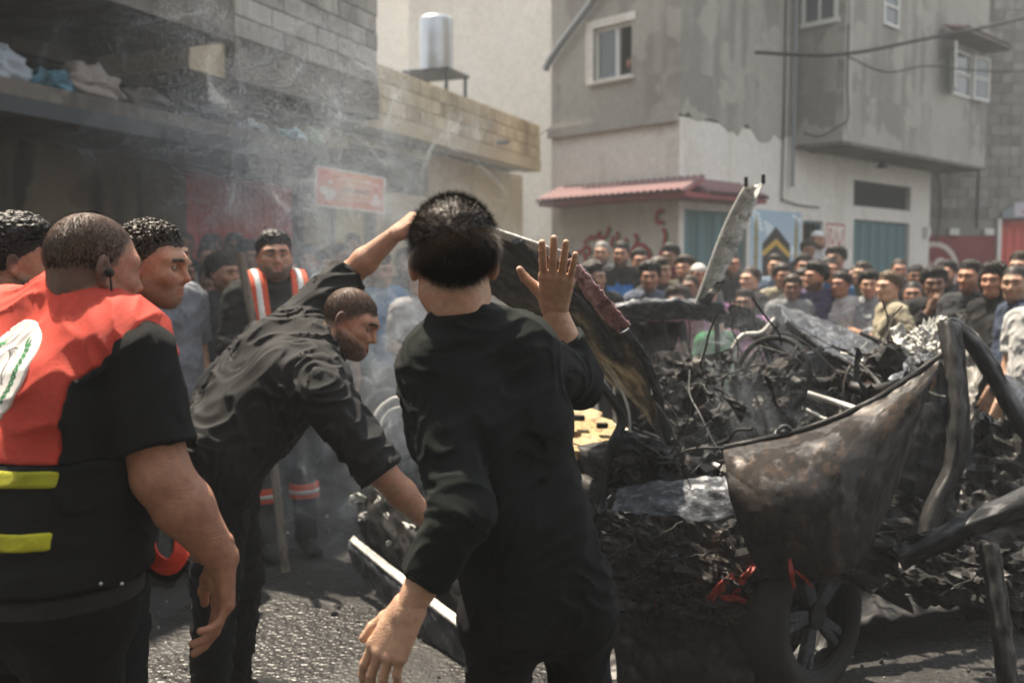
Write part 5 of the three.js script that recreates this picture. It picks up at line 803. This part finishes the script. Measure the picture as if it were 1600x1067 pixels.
part('radiator_support', sheet([[[592, 770, 4.62], [606, 800, 4.5], [650, 822, 4.25], [720, 842, 3.95]], [[586, 790, 4.6], [604, 822, 4.47], [652, 846, 4.22], [722, 872, 3.92]]], { nu: 40, nv: 6, crumple: 0.008, freq: 14, seed: 15, thick: 0.02 }), K.bare, bumper);
for (const [x, y, d, s] of [[612, 850, 4.42, 9], [560, 780, 4.7, 14], [572, 808, 4.63, 12]]) part('torn_flake', sheet([[[x - s, y - s * 0.4, d - 0.03], [x, y - s * 0.7, d - 0.05], [x + s, y - s * 0.2, d - 0.03]], [[x - s, y + s * 0.6, d - 0.03], [x, y + s * 0.4, d - 0.05], [x + s * 1.1, y + s * 0.7, d - 0.03]]], { nu: 10, nv: 8, crumple: 0.012, freq: 20, seed: x, ragged: 0.8 }), K.bare, bumper);
pipe('lamp_surround', [[580, 690, 4.95], [584, 655, 4.98], [600, 632, 5.0], [622, 622, 5.0], [640, 640, 4.95]], 0.012, K.bare, bumper);
pipe('lamp_surround', [[590, 700, 4.9], [594, 668, 4.93], [606, 645, 4.95], [630, 634, 4.95]], 0.008, K.bare, bumper);
part('far_wing', sheet([[[575, 680, 5.0], [620, 630, 5.05], [700, 620, 5.15], [800, 610, 5.25], [930, 600, 5.4]], [[570, 740, 4.92], [620, 735, 4.95], [700, 725, 5.1], [800, 720, 5.2], [930, 700, 5.35]], [[566, 800, 4.85], [620, 810, 4.9], [700, 800, 5.05], [800, 780, 5.15], [930, 760, 5.3]]], { nu: 50, nv: 20, crumple: 0.02, seed: 17, w: 1.4 }), K.grey, car);
// engine bay
{
  const a = W(893, 628, 4.65), bb = W(1064, 690, 4.25), cc = W(893, 716, 4.05), X = bb.clone().sub(a), lx = X.length(), Z = cc.clone().sub(a); X.normalize(); Z.addScaledVector(X, -Z.dot(X)); const lz = Z.length(); Z.normalize(); const Y = Z.clone().cross(X);
  const s = new THREE.Shape([[0, 0], [0.3, 0.02], [0.34, 0.12], [0.46, 0.1], [0.6, 0.14], [0.74, 0.2], [1, 0.45], [0.96, 0.62], [0.72, 0.74], [0.5, 0.98], [0.26, 1], [0, 0.94]].map(([x, z]) => new THREE.Vector2(x * lx, z * lz)));
  for (const [x, z, r] of [[0.16, 0.33, 0.045], [0.42, 0.62, 0.042], [0.1, 0.74, 0.06]]) { const h = new THREE.Path(); h.absarc(x * lx, z * lz, r, 0, 6.2832, true); s.holes.push(h); }
  const g = new THREE.ExtrudeGeometry(s, { depth: 0.03, bevelEnabled: true, bevelSize: 0.008, bevelThickness: 0.008, bevelSegments: 2, curveSegments: 20 }); g.applyMatrix4(new THREE.Matrix4().makeBasis(X, Z, X.clone().cross(Z)).setPosition(a));
  part('slam_panel', g, K.yellow, car);
  for (let k = 0; k < 4; k++) { const h = W(905 + k * 36, 680 + k * 12 - 20, 4.32 - k * 0.05); part('clip', new RoundedBoxGeometry(0.05, 0.025, 0.03, 1, 0.006).translate(h.x, h.y + 0.02, h.z), K.soot, car); }
}
function chunk(seed, s, sy = 1, det = 2) { const g = new THREE.IcosahedronGeometry(1, det), p = g.attributes.position; for (let i = 0; i < p.count; i++) { const v = V(p.getX(i), p.getY(i), p.getZ(i)), k = 1 + 0.4 * fbm(v.x * 1.3 + seed, v.y * 1.3, v.z * 1.3, 3) + 0.12 * N3(v.x * 6 + seed, v.y * 6, v.z * 6); p.setXYZ(i, v.x * k * s, v.y * k * s * sy, v.z * k * s); } g.computeVertexNormals(); const uv = g.attributes.uv; for (let i = 0; i < uv.count; i++) uv.setXY(i, p.getX(i) + p.getZ(i), p.getY(i)); return g; }
{
  const r = rng(31), cg = []; for (let k = 0; k < 8; k++) cg.push(chunk(k * 3.1, 1, 0.6 + 0.5 * r()));
  const mats2 = [K.soot, K.ash, K.soot, K.gloss, K.rust];
  for (let k = 0; k < 70; k++) { // charred engine parts
    const px = 965 + r() * 180, py = 712 + (px - 965) * 0.15 + (r() - 0.3) * 50, p = W(px, py, 3.75 + r() * 0.7), m = part('charred_lump', cg[k % 8], mats2[Math.floor(r() * 5)], car), s = 0.025 + 0.05 * r() * r(); m.position.copy(p); m.scale.set(s * (0.7 + r()), s, s * (0.7 + r())); m.rotation.set(r() * 6, r() * 6, r() * 6);
  }
  for (let k = 0; k < 90; k++) { // and in the cabin
    const px = 1010 + r() * 420, py = 560 + r() * 170, p = W(px, py, 4.3 + r() * 0.9), m = part('charred_lump', cg[k % 8], mats2[Math.floor(r() * 5)], car), s = 0.02 + 0.07 * r() * r(); if (p.y < 0.25) p.y = 0.3; m.position.copy(p); m.scale.set(s * (0.7 + r()), s, s * (0.7 + r())); m.rotation.set(r() * 6, r() * 6, r() * 6);
  }
  const eb = part('engine', merge([new RoundedBoxGeometry(0.5, 0.28, 0.4, 2, 0.04), new RoundedBoxGeometry(0.36, 0.12, 0.3, 2, 0.03).translate(-0.02, 0.18, 0.02), new THREE.CylinderGeometry(0.07, 0.07, 0.1, 18).rotateX(1.57).translate(0.26, 0.05, 0.2), new THREE.CylinderGeometry(0.05, 0.05, 0.1, 18).rotateX(1.57).translate(-0.2, 0.1, 0.22)]), K.soot, car); eb.position.copy(W(985, 780, 4.15)); eb.rotation.set(0.1, 0.45, 0.05);
  // tangle of wires and brackets
  const gs = { soot: [], bare: [], rust: [] };
  for (let k = 0; k < 120; k++) {
    const cab = r() < 0.7, px = cab ? 1030 + r() * 380 : 980 + r() * 150, py = cab ? 520 + r() * 180 : 700 + r() * 60, D = cab ? 4.3 + r() * 0.9 : 3.7 + r() * 0.6; let p = W(px, py, D); const pts = [p.clone()], d = V(r() - 0.5, r() - 0.5, r() - 0.5).normalize();
    for (let i = 0; i < 4; i++) { d.add(V(r() - 0.5, r() - 0.6, r() - 0.5).multiplyScalar(0.8)).normalize(); p = p.clone().addScaledVector(d, 0.06 + 0.05 * r()); if (p.y < 0.12) p.y = 0.12; pts.push(p); }
    const n = r() < 0.72 ? 'soot' : r() < 0.5 ? 'bare' : 'rust'; gs[n].push(tube(pts, 0.0025 + 0.005 * r() * r(), 16, 5));
  }
  for (const n of Object.keys(gs)) part('wiring', merge(gs[n]), K[n], car, { kind: 'stuff' });
  for (let k = 0; k < 46; k++) { const px = 1020 + r() * 400, py = 540 + r() * 150, D = 4.2 + r() * 0.8, s = 12 + r() * 30, t = r() * 6.28, ca = Math.cos(t) * s, sa = Math.sin(t) * s, q = 5 + r() * 10; part('metal_scrap', sheet([[[px - ca, py - sa, D], [px, py + q * 0.3, D + 0.05], [px + ca, py + sa, D + 0.1]], [[px - ca + sa * 0.4, py - sa - ca * 0.4 + q, D], [px, py + q, D + 0.05], [px + ca + q, py + sa + q, D + 0.1]]], { nu: 8, nv: 4, crumple: 0.012, freq: 16, flat: true, seed: k, thick: 0.003 }), [K.soot, K.gloss, K.soot, K.grey, K.rust, K.soot, K.rust][Math.floor(r() * 7)], car); }
}
{ const r = rng(91); for (let k = 0; k < 64; k++) { const right = k % 3 === 0, px = right ? 1400 + r() * 200 : 930 + r() * 230, py = right ? 790 + r() * 160 : 795 + r() * 160, D = (right ? 3.42 : 3.36) + r() * 0.06 - (right ? 0.08 : (px - 930) * 0.0003), s = 8 + r() * 26, t = (r() - 0.5) * 1.6, ca = Math.cos(t) * s, sa = Math.sin(t) * s, q = 3 + r() * 9; part('metal_scrap', sheet([[[px - ca, py - sa, D], [px, py + q * 0.3, D - 0.04], [px + ca, py + sa, D + 0.02]], [[px - ca * 0.8, py - sa + q, D], [px + q, py + q * 1.2, D - 0.03], [px + ca * 0.9, py + sa + q * 0.8, D + 0.02]]], { nu: 8, nv: 4, crumple: 0.01, freq: 18, flat: true, seed: k + 100, thick: 0.003 }), [K.soot, K.soot, K.rust, K.rust, K.soot, K.gloss, K.rust][Math.floor(r() * 7)], car); } }
pipe('strut_rod', [[935, 655, 4.5], [1000, 682, 4.25], [1060, 703, 4.08], [1125, 730, 3.9]], 0.012, K.bare);
pipe('strut_rod', [[1105, 722, 4.0], [1100, 700, 4.05]], 0.02, K.soot); pipe('strut_rod', [[1052, 702, 4.1], [1048, 690, 4.1]], 0.022, K.soot);
part('inner_wing', sheet([[[965, 765, 3.75], [1020, 752, 3.7], [1080, 748, 3.65], [1132, 742, 3.6]], [[960, 785, 3.66], [1020, 775, 3.6], [1085, 772, 3.56], [1140, 765, 3.5]], [[950, 815, 3.62], [1020, 812, 3.56], [1085, 815, 3.5], [1150, 810, 3.45]]], { nu: 40, nv: 18, crumple: 0.006, seed: 21, w: 0.6 }), K.grey, car);
part('headlamp_panel', sheet([[[930, 790, 3.6], [1000, 800, 3.52], [1070, 812, 3.45], [1150, 835, 3.38]], [[925, 850, 3.52], [1000, 860, 3.42], [1075, 870, 3.36], [1160, 890, 3.3]], [[930, 910, 3.5], [1000, 925, 3.4], [1085, 935, 3.34], [1180, 950, 3.28]], [[940, 970, 3.5], [1010, 980, 3.42], [1090, 985, 3.36], [1190, 990, 3.32]]], { nu: 44, nv: 30, flat: true, crumple: 0.026, freq: 4, sy: 2.2, seed: 22, w: 0.7, h: 0.4 }), K.rust, car);
part('arch_liner', sheet([[[955, 960, 3.48], [1040, 950, 3.42], [1120, 955, 3.38], [1185, 975, 3.35]], [[960, 1020, 3.46], [1040, 1015, 3.4], [1120, 1020, 3.36], [1180, 1040, 3.33]], [[970, 1120, 3.46], [1045, 1130, 3.4], [1120, 1130, 3.36], [1175, 1140, 3.33]]], { nu: 40, nv: 30, crumple: 0.014, seed: 23 }), K.soot, car);
// near wing, peeled outward
const wing = part('near_wing', sheet([[[1130, 702, 3.5], [1180, 692, 3.48], [1262, 673, 3.48], [1352, 636, 3.5], [1424, 592, 3.55], [1470, 558, 3.6]], [[1134, 728, 3.36], [1190, 714, 3.32], [1272, 695, 3.33], [1356, 664, 3.38], [1424, 618, 3.46], [1466, 578, 3.55]], [[1140, 775, 3.3], [1200, 765, 3.2], [1280, 752, 3.2], [1352, 730, 3.28], [1408, 676, 3.38], [1448, 620, 3.5]], [[1160, 840, 3.28], [1220, 835, 3.16], [1290, 830, 3.16], [1348, 800, 3.24], [1390, 740, 3.36], [1428, 680, 3.48]], [[1190, 905, 3.27], [1245, 900, 3.2], [1300, 900, 3.2], [1345, 878, 3.26], [1378, 820, 3.36], [1408, 750, 3.46]]], { nu: 90, nv: 70, crumple: 0.004, freq: 3, seed: 24, w: 1.0, h: 0.6 }), K.rust, car);
pipe('wing_flange', [[1132, 700, 3.51], [1180, 689, 3.49], [1262, 669, 3.49], [1352, 632, 3.51], [1424, 588, 3.56], [1472, 554, 3.61]], 0.011, K.soot, wing);
part('flange_eye', new THREE.TorusGeometry(0.022, 0.008, 8, 20).translate(...W(1226, 676, 3.49).toArray()), K.grey, wing);
pipe('wing_crease', [[1200, 722, 3.315], [1280, 703, 3.32], [1350, 674, 3.37]], 0.006, K.bare, wing);
part('wing_lower', sheet([[[1150, 860, 3.34], [1230, 850, 3.28], [1310, 850, 3.28], [1400, 830, 3.36]], [[1130, 960, 3.36], [1220, 900, 3.32], [1310, 890, 3.3], [1410, 900, 3.4]], [[1120, 1000, 3.4], [1210, 925, 3.36], [1320, 915, 3.34], [1430, 960, 3.42]]], { nu: 30, nv: 22, flat: true, crumple: 0.016, freq: 7, seed: 26 }), K.soot, car);
for (const [x, y, d, s, a] of [[1140, 915, 3.335, 40, -0.75], [1168, 905, 3.315, 30, -1.0], [1150, 940, 3.33, 26, 0.15], [1240, 893, 3.19, 22, -1.75], [1256, 906, 3.19, 14, 0.75], [1024, 950, 3.4, 8, 1.4]]) { const c = Math.cos(a) * s, q = Math.sin(a) * s; part('melted_plastic', sheet([[[x - c, y - q, d], [x, y, d - 0.03], [x + c, y + q, d]], [[x - c + q * 0.3, y - q - c * 0.3, d], [x + q * 0.35, y - c * 0.4, d - 0.03], [x + c + q * 0.2, y + q - c * 0.1, d]]], { nu: 16, nv: 8, crumple: 0.01, freq: 22, seed: x, thick: 0.005 }), K.red, car); }
// wheels
function wheel(px, py, D, n, r = 0.3) {
  const g = new THREE.Group(); g.name = 'wheel'; g.position.copy(W(px, py, D)); g.position.y = r; g.quaternion.setFromUnitVectors(V(0, 0, 1), n.normalize()); car.add(g);
  part('tyre', new THREE.LatheGeometry([[0.2, -0.09], [0.25, -0.1], [0.285, -0.085], [0.3, -0.05], [0.3, 0.05], [0.285, 0.085], [0.25, 0.1], [0.2, 0.09], [0.195, 0]].map(([a, b]) => new THREE.Vector2(a, b)), 44).rotateX(Math.PI / 2), K.rubber, g);
  const rim = part('rim', merge([new THREE.TorusGeometry(0.2, 0.012, 8, 40).translate(0, 0, 0.075), new THREE.CylinderGeometry(0.195, 0.195, 0.14, 36, 1, true).rotateX(Math.PI / 2), new THREE.CylinderGeometry(0.05, 0.06, 0.05, 20).rotateX(Math.PI / 2).translate(0, 0, 0.055)]), K.gloss, g);
  for (let k = 0; k < 5; k++) { const sp = new THREE.Shape([[-0.018, 0.04], [0.018, 0.04], [0.034, 0.2], [0.012, 0.2], [0, 0.1], [-0.012, 0.2], [-0.034, 0.2]].map(([a, b]) => new THREE.Vector2(a, b))); const s = part('spoke', new THREE.ExtrudeGeometry(sp, { depth: 0.022, bevelSize: 0.004, bevelThickness: 0.004, bevelSegments: 1 }), K.grey, rim); s.position.z = 0.045; s.rotation.z = k * 1.2566 + 0.3; }
  part('brake_disc', new THREE.CylinderGeometry(0.12, 0.12, 0.02, 30).rotateX(Math.PI / 2).translate(0, 0, -0.02), K.soot, rim);
}
wheel(1248, 1000, 3.5, V(0.66, 0.05, 0.75)); wheel(1010, 800, 4.75, V(-0.5, 0, -0.85)); wheel(1590, 760, 6.1, V(-0.4, 0, -0.9));
// cabin
{
  const sw = part('steering_wheel', new THREE.TorusGeometry(0.185, 0.014, 10, 48), K.soot, car); sw.position.copy(W(1208, 588, 4.7)); sw.rotation.set(-0.25, -0.7, 0.1);
  for (const a of [0.2, 2.4, 4.6]) { const s = part('spoke', new RoundedBoxGeometry(0.022, 0.18, 0.012, 1, 0.004).translate(0, 0.09, -0.02), K.grey, sw); s.rotation.z = a; } part('hub', new THREE.CylinderGeometry(0.04, 0.05, 0.05, 18).rotateX(1.57).translate(0, 0, -0.03), K.soot, sw);
  pipe('steering_column', [[1208, 590, 4.72], [1165, 630, 4.72], [1120, 680, 4.7]], 0.028, K.soot);
}
part('bulkhead', sheet([[[934, 480, 5.35], [1000, 468, 5.32], [1066, 465, 5.3], [1130, 474, 5.28]], [[936, 486, 5.28], [1002, 474, 5.25], [1068, 471, 5.23], [1132, 480, 5.22]], [[952, 506, 5.32], [1010, 502, 5.3], [1080, 500, 5.28], [1128, 506, 5.28]]], { nu: 40, nv: 12, crumple: 0.012, seed: 31, thick: 0.01 }), K.grey, car);
part('far_panel', sheet([[[948, 505, 5.35], [1010, 502, 5.33], [1070, 503, 5.32]], [[960, 600, 5.35], [1010, 600, 5.33], [1040, 600, 5.32]], [[965, 690, 5.35], [1010, 690, 5.33], [1045, 690, 5.32]]], { nu: 20, nv: 30, crumple: 0.02, seed: 32 }), K.soot, car);
for (const [a, b, r] of [[[[1036, 500, 5.3], [1042, 560, 5.25], [1034, 660, 5.2]], 'soot', 0.016], [[[1120, 505, 5.25], [1122, 550, 5.22], [1130, 620, 5.1]], 'soot', 0.014], [[[1066, 505, 5.28], [1078, 560, 5.1], [1120, 600, 5.0], [1150, 650, 4.9]], 'soot', 0.02], [[[1135, 565, 5.0], [1160, 525, 5.0], [1190, 520, 5.0], [1212, 498, 5.0]], 'bare', 0.013], [[[1150, 590, 4.9], [1190, 540, 4.95], [1215, 505, 5.0]], 'rust', 0.018], [[[1195, 525, 4.9], [1230, 560, 4.85], [1262, 620, 4.7]], 'gloss', 0.02], [[[1262, 615, 4.3], [1310, 630, 4.25], [1370, 650, 4.1]], 'bare', 0.014], [[[1260, 640, 4.25], [1290, 655, 4.2], [1330, 668, 4.1]], 'bare', 0.009], [[[1230, 600, 4.6], [1300, 600, 4.6], [1360, 610, 4.5], [1420, 600, 4.3]], 'soot', 0.03], [[[1040, 640, 4.9], [1120, 655, 4.8], [1230, 660, 4.6]], 'soot', 0.028], [[[1100, 565, 5.0], [1130, 580, 4.9], [1150, 600, 4.8]], 'gloss', 0.018]]) pipe('frame_tube', a, r, K[b]);
part('crushed_pillar', sheet([[[1118, 487, 5.25], [1140, 476, 5.2], [1170, 478, 5.15], [1200, 500, 5.1]], [[1122, 500, 5.2], [1146, 496, 5.15], [1178, 505, 5.08], [1200, 530, 5.0]], [[1130, 515, 5.22], [1160, 520, 5.15], [1185, 540, 5.05], [1205, 565, 5.0]]], { nu: 30, nv: 16, crumple: 0.03, freq: 12, seed: 35 }), K.rust, car);
const strip2 = part('roof_rail', sheet([[[1088, 474, 5.25], [1104, 432, 5.25], [1130, 362, 5.25], [1154, 312, 5.25], [1170, 287, 5.25]], [[1096, 470, 5.28], [1116, 428, 5.28], [1142, 366, 5.28], [1166, 312, 5.28], [1180, 290, 5.28]], [[1108, 472, 5.22], [1134, 424, 5.22], [1160, 370, 5.22], [1180, 318, 5.22], [1194, 282, 5.22]]], { nu: 50, nv: 12, crumple: 0.006, freq: 9, seed: 36, thick: 0.006, w: 0.8, h: 0.1 }), K.bare, car);
pipe('rail_edge', [[1087, 475, 5.23], [1103, 432, 5.23], [1129, 362, 5.23], [1153, 312, 5.23], [1169, 286, 5.23]], 0.007, K.bare, strip2);
for (const [x, y] of [[1166, 284], [1193, 280]]) part('rail_clip', new RoundedBoxGeometry(0.018, 0.05, 0.02, 1, 0.004).translate(...W(x, y, 5.22).toArray()), K.soot, strip2);
part('rail_root', sheet([[[1066, 490, 5.25], [1092, 470, 5.23], [1120, 440, 5.22]], [[1086, 500, 5.22], [1106, 478, 5.2], [1134, 436, 5.2]]], { nu: 20, nv: 8, crumple: 0.012, seed: 38 }), K.soot, car);
part('roof_panel', sheet([[[1215, 474, 5.75], [1290, 498, 5.6], [1365, 530, 5.4], [1428, 572, 5.1]], [[1222, 484, 5.5], [1285, 515, 5.35], [1360, 552, 5.15], [1424, 585, 4.9]], [[1232, 506, 5.2], [1285, 548, 5.05], [1350, 582, 4.9], [1410, 602, 4.7]]], { nu: 50, nv: 26, crumple: 0.012, freq: 4, seed: 40, w: 1.2 }), K.grey, car);
part('roof_rim', sheet([[[1230, 500, 5.15], [1284, 545, 5.0], [1350, 580, 4.86], [1412, 604, 4.66]], [[1228, 514, 5.2], [1282, 558, 5.05], [1348, 590, 4.9], [1408, 612, 4.7]]], { nu: 40, nv: 4, crumple: 0.01, freq: 10, seed: 41, thick: 0.015 }), K.soot, car);
pipe('roof_trim', [[1345, 520, 5.4], [1380, 535, 5.32], [1415, 552, 5.2]], 0.012, K.soot);
part('crumpled_sill', sheet([[[1410, 505, 4.5], [1428, 540, 4.45], [1440, 590, 4.4]], [[1392, 510, 4.5], [1408, 548, 4.42], [1424, 585, 4.4]]], { nu: 20, nv: 10, crumple: 0.02, freq: 12, seed: 42 }), K.bare, car);
part('boot_shell', sheet([[[1418, 535, 4.3], [1432, 508, 4.32], [1465, 496, 4.34], [1500, 505, 4.34]], [[1420, 548, 4.2], [1436, 525, 4.2], [1468, 516, 4.22], [1500, 522, 4.25]], [[1424, 560, 4.15], [1440, 552, 4.12], [1470, 550, 4.12], [1482, 556, 4.15]]], { nu: 36, nv: 24, flat: true, crumple: 0.022, freq: 11, seed: 43, w: 0.4 }), K.bare, car);
part('shell_flap', sheet([[[1420, 556, 4.12], [1450, 550, 4.08], [1480, 560, 4.1]], [[1424, 566, 4.06], [1452, 565, 4.0], [1482, 570, 4.06]]], { nu: 24, nv: 10, crumple: 0.012, freq: 16, seed: 44 }), K.grey, car);
part('rear_panel', sheet([[[1502, 505, 4.8], [1522, 515, 4.75], [1535, 530, 4.7]], [[1490, 590, 4.7], [1512, 600, 4.65], [1530, 600, 4.6]], [[1480, 660, 4.6], [1500, 670, 4.55], [1510, 665, 4.5]]], { nu: 16, nv: 26, crumple: 0.02, seed: 45 }), K.ash, car);
const pillarStrip = (pts, w, m, seed) => part('door_pillar', sheet([pts.map(([x, y, d]) => [x - w, y, d]), pts.map(([x, y, d]) => [x, y - w * 0.15, d - 0.04]), pts.map(([x, y, d]) => [x + w, y, d])], { nu: 40, nv: 12, crumple: 0.004, freq: 4, seed, thick: 0.012 }), m, car);
pillarStrip([[1482, 505, 4.15], [1492, 570, 4.05], [1498, 650, 3.95], [1490, 730, 3.9], [1462, 790, 3.85], [1450, 840, 3.8]], 16, K.soot, 50);
pillarStrip([[1484, 500, 4.2], [1520, 535, 4.15], [1556, 590, 4.1], [1590, 650, 4.05], [1640, 720, 4.0]], 15, K.gloss, 51);
pillarStrip([[1560, 590, 4.6], [1580, 610, 4.5], [1600, 650, 4.4], [1620, 700, 4.3]], 20, K.grey, 52);
pillarStrip([[1545, 850, 3.3], [1558, 930, 3.25], [1568, 1010, 3.2], [1585, 1120, 3.15]], 14, K.soot, 53);
part('door_skin', sheet([[[1400, 650, 4.05], [1440, 630, 4.0], [1482, 630, 3.98]], [[1382, 720, 4.0], [1430, 715, 3.94], [1478, 715, 3.92]], [[1375, 770, 3.98], [1425, 775, 3.92], [1470, 775, 3.9]]], { nu: 24, nv: 24, crumple: 0.006, seed: 54 }), K.gloss, car);
part('door_inner', sheet([[[1530, 640, 4.2], [1570, 655, 4.1], [1640, 660, 4.0]], [[1510, 730, 4.05], [1570, 740, 3.95], [1640, 740, 3.85]], [[1490, 810, 3.9], [1560, 810, 3.8], [1640, 800, 3.7]]], { nu: 26, nv: 24, flat: true, crumple: 0.03, freq: 4, sy: 1.4, seed: 55 }), K.soot, car);
part('sill_beam', sheet([[[1408, 850, 3.36], [1460, 826, 3.36], [1530, 790, 3.38], [1640, 745, 3.4]], [[1404, 872, 3.3], [1458, 850, 3.28], [1530, 815, 3.3], [1640, 775, 3.3]], [[1412, 890, 3.36], [1465, 868, 3.36], [1535, 835, 3.38], [1640, 800, 3.4]]], { nu: 40, nv: 16, crumple: 0.006, freq: 4, seed: 56, thick: 0.012 }), K.gloss, car);
part('floor_scrap', sheet([[[1390, 890, 3.5], [1450, 860, 3.5], [1530, 840, 3.5], [1640, 830, 3.5]], [[1400, 930, 3.4], [1470, 920, 3.38], [1550, 910, 3.36], [1640, 900, 3.4]], [[1440, 950, 3.45], [1500, 960, 3.42], [1570, 985, 3.38], [1640, 1000, 3.4]]], { nu: 34, nv: 22, flat: true, crumple: 0.03, freq: 4, sy: 1.6, seed: 57 }), K.soot, car);
part('underbody', sheet([[[900, 900, 4.6], [1100, 850, 4.9], [1400, 780, 5.4], [1640, 740, 5.9]], [[900, 990, 3.9], [1150, 930, 4.1], [1400, 880, 4.4], [1700, 850, 4.7]], [[950, 1060, 3.6], [1180, 1020, 3.65], [1400, 960, 3.9], [1700, 930, 4.1]]], { nu: 50, nv: 30, crumple: 0.02, seed: 58, thick: 0.02 }), K.soot, car);
part('inner_sill', sheet([[[1090, 790, 3.85], [1250, 785, 3.85], [1400, 765, 4.0], [1500, 740, 4.15], [1700, 715, 4.4]], [[1100, 850, 3.75], [1250, 845, 3.78], [1400, 830, 3.92], [1500, 815, 4.05], [1700, 790, 4.3]], [[1110, 960, 3.7], [1250, 950, 3.74], [1400, 920, 3.88], [1500, 900, 4.0], [1700, 870, 4.25]]], { nu: 60, nv: 24, flat: true, crumple: 0.025, freq: 5, seed: 66 }), K.soot, car);
part('rear_seat_frame', sheet([[[1040, 690, 4.9], [1150, 690, 4.8], [1250, 680, 4.7]], [[1050, 730, 4.6], [1150, 730, 4.5], [1260, 720, 4.4]], [[1060, 790, 4.5], [1160, 790, 4.4], [1270, 780, 4.3]]], { nu: 30, nv: 20, flat: true, crumple: 0.04, freq: 6, seed: 59 }), K.soot, car);
part('lamp_fragment', sheet([[[1345, 905, 3.42], [1375, 890, 3.4], [1395, 880, 3.42]], [[1350, 930, 3.38], [1380, 915, 3.36], [1400, 905, 3.4]]], { nu: 14, nv: 10, crumple: 0.02, freq: 30, seed: 60 }), K.bare, car);

// ------------------------------------------------------------------ smoke: fine translucent flakes hanging in the air
{
  const r = rng(77), gauss = () => (r() + r() + r() + r() - 2) * 0.62, pos = [], nor = [], S = 0.003;
  for (let k = 0; k < 130000;) { // one billow
    const c = V(gauss(), gauss(), gauss()); c.add(V(fbm(c.x * 1.1, c.y * 1.1, c.z * 1.1, 2), fbm(c.x * 1.1 + 9, c.y * 1.1, c.z, 2), fbm(c.x, c.y + 5, c.z, 2)).multiplyScalar(0.18)); if (sstep(-0.6, 0.55, fbm(c.x * 1.4 + 4, c.y * 1.4, c.z * 1.4, 3)) < r()) continue; k++;
    const n = V(r() - 0.5, r() - 0.5, r() - 0.5).normalize(), b = n.clone().cross(V(r() - 0.5, r() - 0.5, r() - 0.5)).normalize(), d = n.clone().cross(b), s = S * (0.6 + 0.8 * r());
    for (const t of [0, 2.094, 4.189]) { pos.push(c.x + s * (b.x * Math.cos(t) + d.x * Math.sin(t)), c.y + s * (b.y * Math.cos(t) + d.y * Math.sin(t)), c.z + s * (b.z * Math.cos(t) + d.z * Math.sin(t))); nor.push(n.x, n.y, n.z); }
  }
  const g = new THREE.BufferGeometry(); g.setAttribute('position', new THREE.Float32BufferAttribute(pos, 3)); g.setAttribute('normal', new THREE.Float32BufferAttribute(nor, 3));
  const spots = [[620, 700, 4.75, 0.34], [590, 620, 4.8, 0.42], [600, 560, 4.9, 0.46], [540, 480, 5.0, 0.55], [480, 400, 6.4, 0.7], [430, 330, 6.6, 0.8], [360, 250, 5.9, 0.9], [460, 230, 6.2, 0.95], [300, 140, 6.4, 1.0], [540, 330, 5.9, 0.85], [600, 240, 6.6, 0.9], [500, 760, 4.9, 0.4], [560, 840, 4.9, 0.34], [440, 690, 5.0, 0.5], [1190, 620, 4.5, 0.26], [1130, 660, 4.5, 0.26], [1210, 670, 4.4, 0.22], [1100, 600, 4.9, 0.3], [1180, 540, 5.0, 0.4], [760, 440, 4.9, 0.5], [660, 480, 4.9, 0.5], [680, 300, 6.2, 0.8], [420, 420, 7.2, 1.2], [560, 380, 7.6, 1.1], [520, 120, 7.5, 1.1], [1120, 560, 5.6, 0.5], [605, 600, 4.9, 0.26], [615, 665, 4.8, 0.24], [585, 690, 4.9, 0.3]];
  const im = new THREE.InstancedMesh(g, phys({ color: new THREE.Color().setRGB(0.46, 0.51, 0.56), roughness: 1, transparent: true, opacity: 0.2, transmission: 0.5, thickness: 0, side: THREE.DoubleSide, specularIntensity: 0 }), spots.length), m = new THREE.Matrix4(), q = new THREE.Quaternion();
  spots.forEach(([x, y, D, s], i) => im.setMatrixAt(i, m.compose(at(x, y, D), q.setFromEuler(new THREE.Euler(r() * 6, r() * 6, r() * 6)), V(s, s, s))));
  im.name = 'smoke'; im.userData = { kind: 'stuff', label: 'thin bluish smoke drifting up from the burnt car', category: 'smoke' }; scene.add(im);
}
renderer.render(scene, camera);
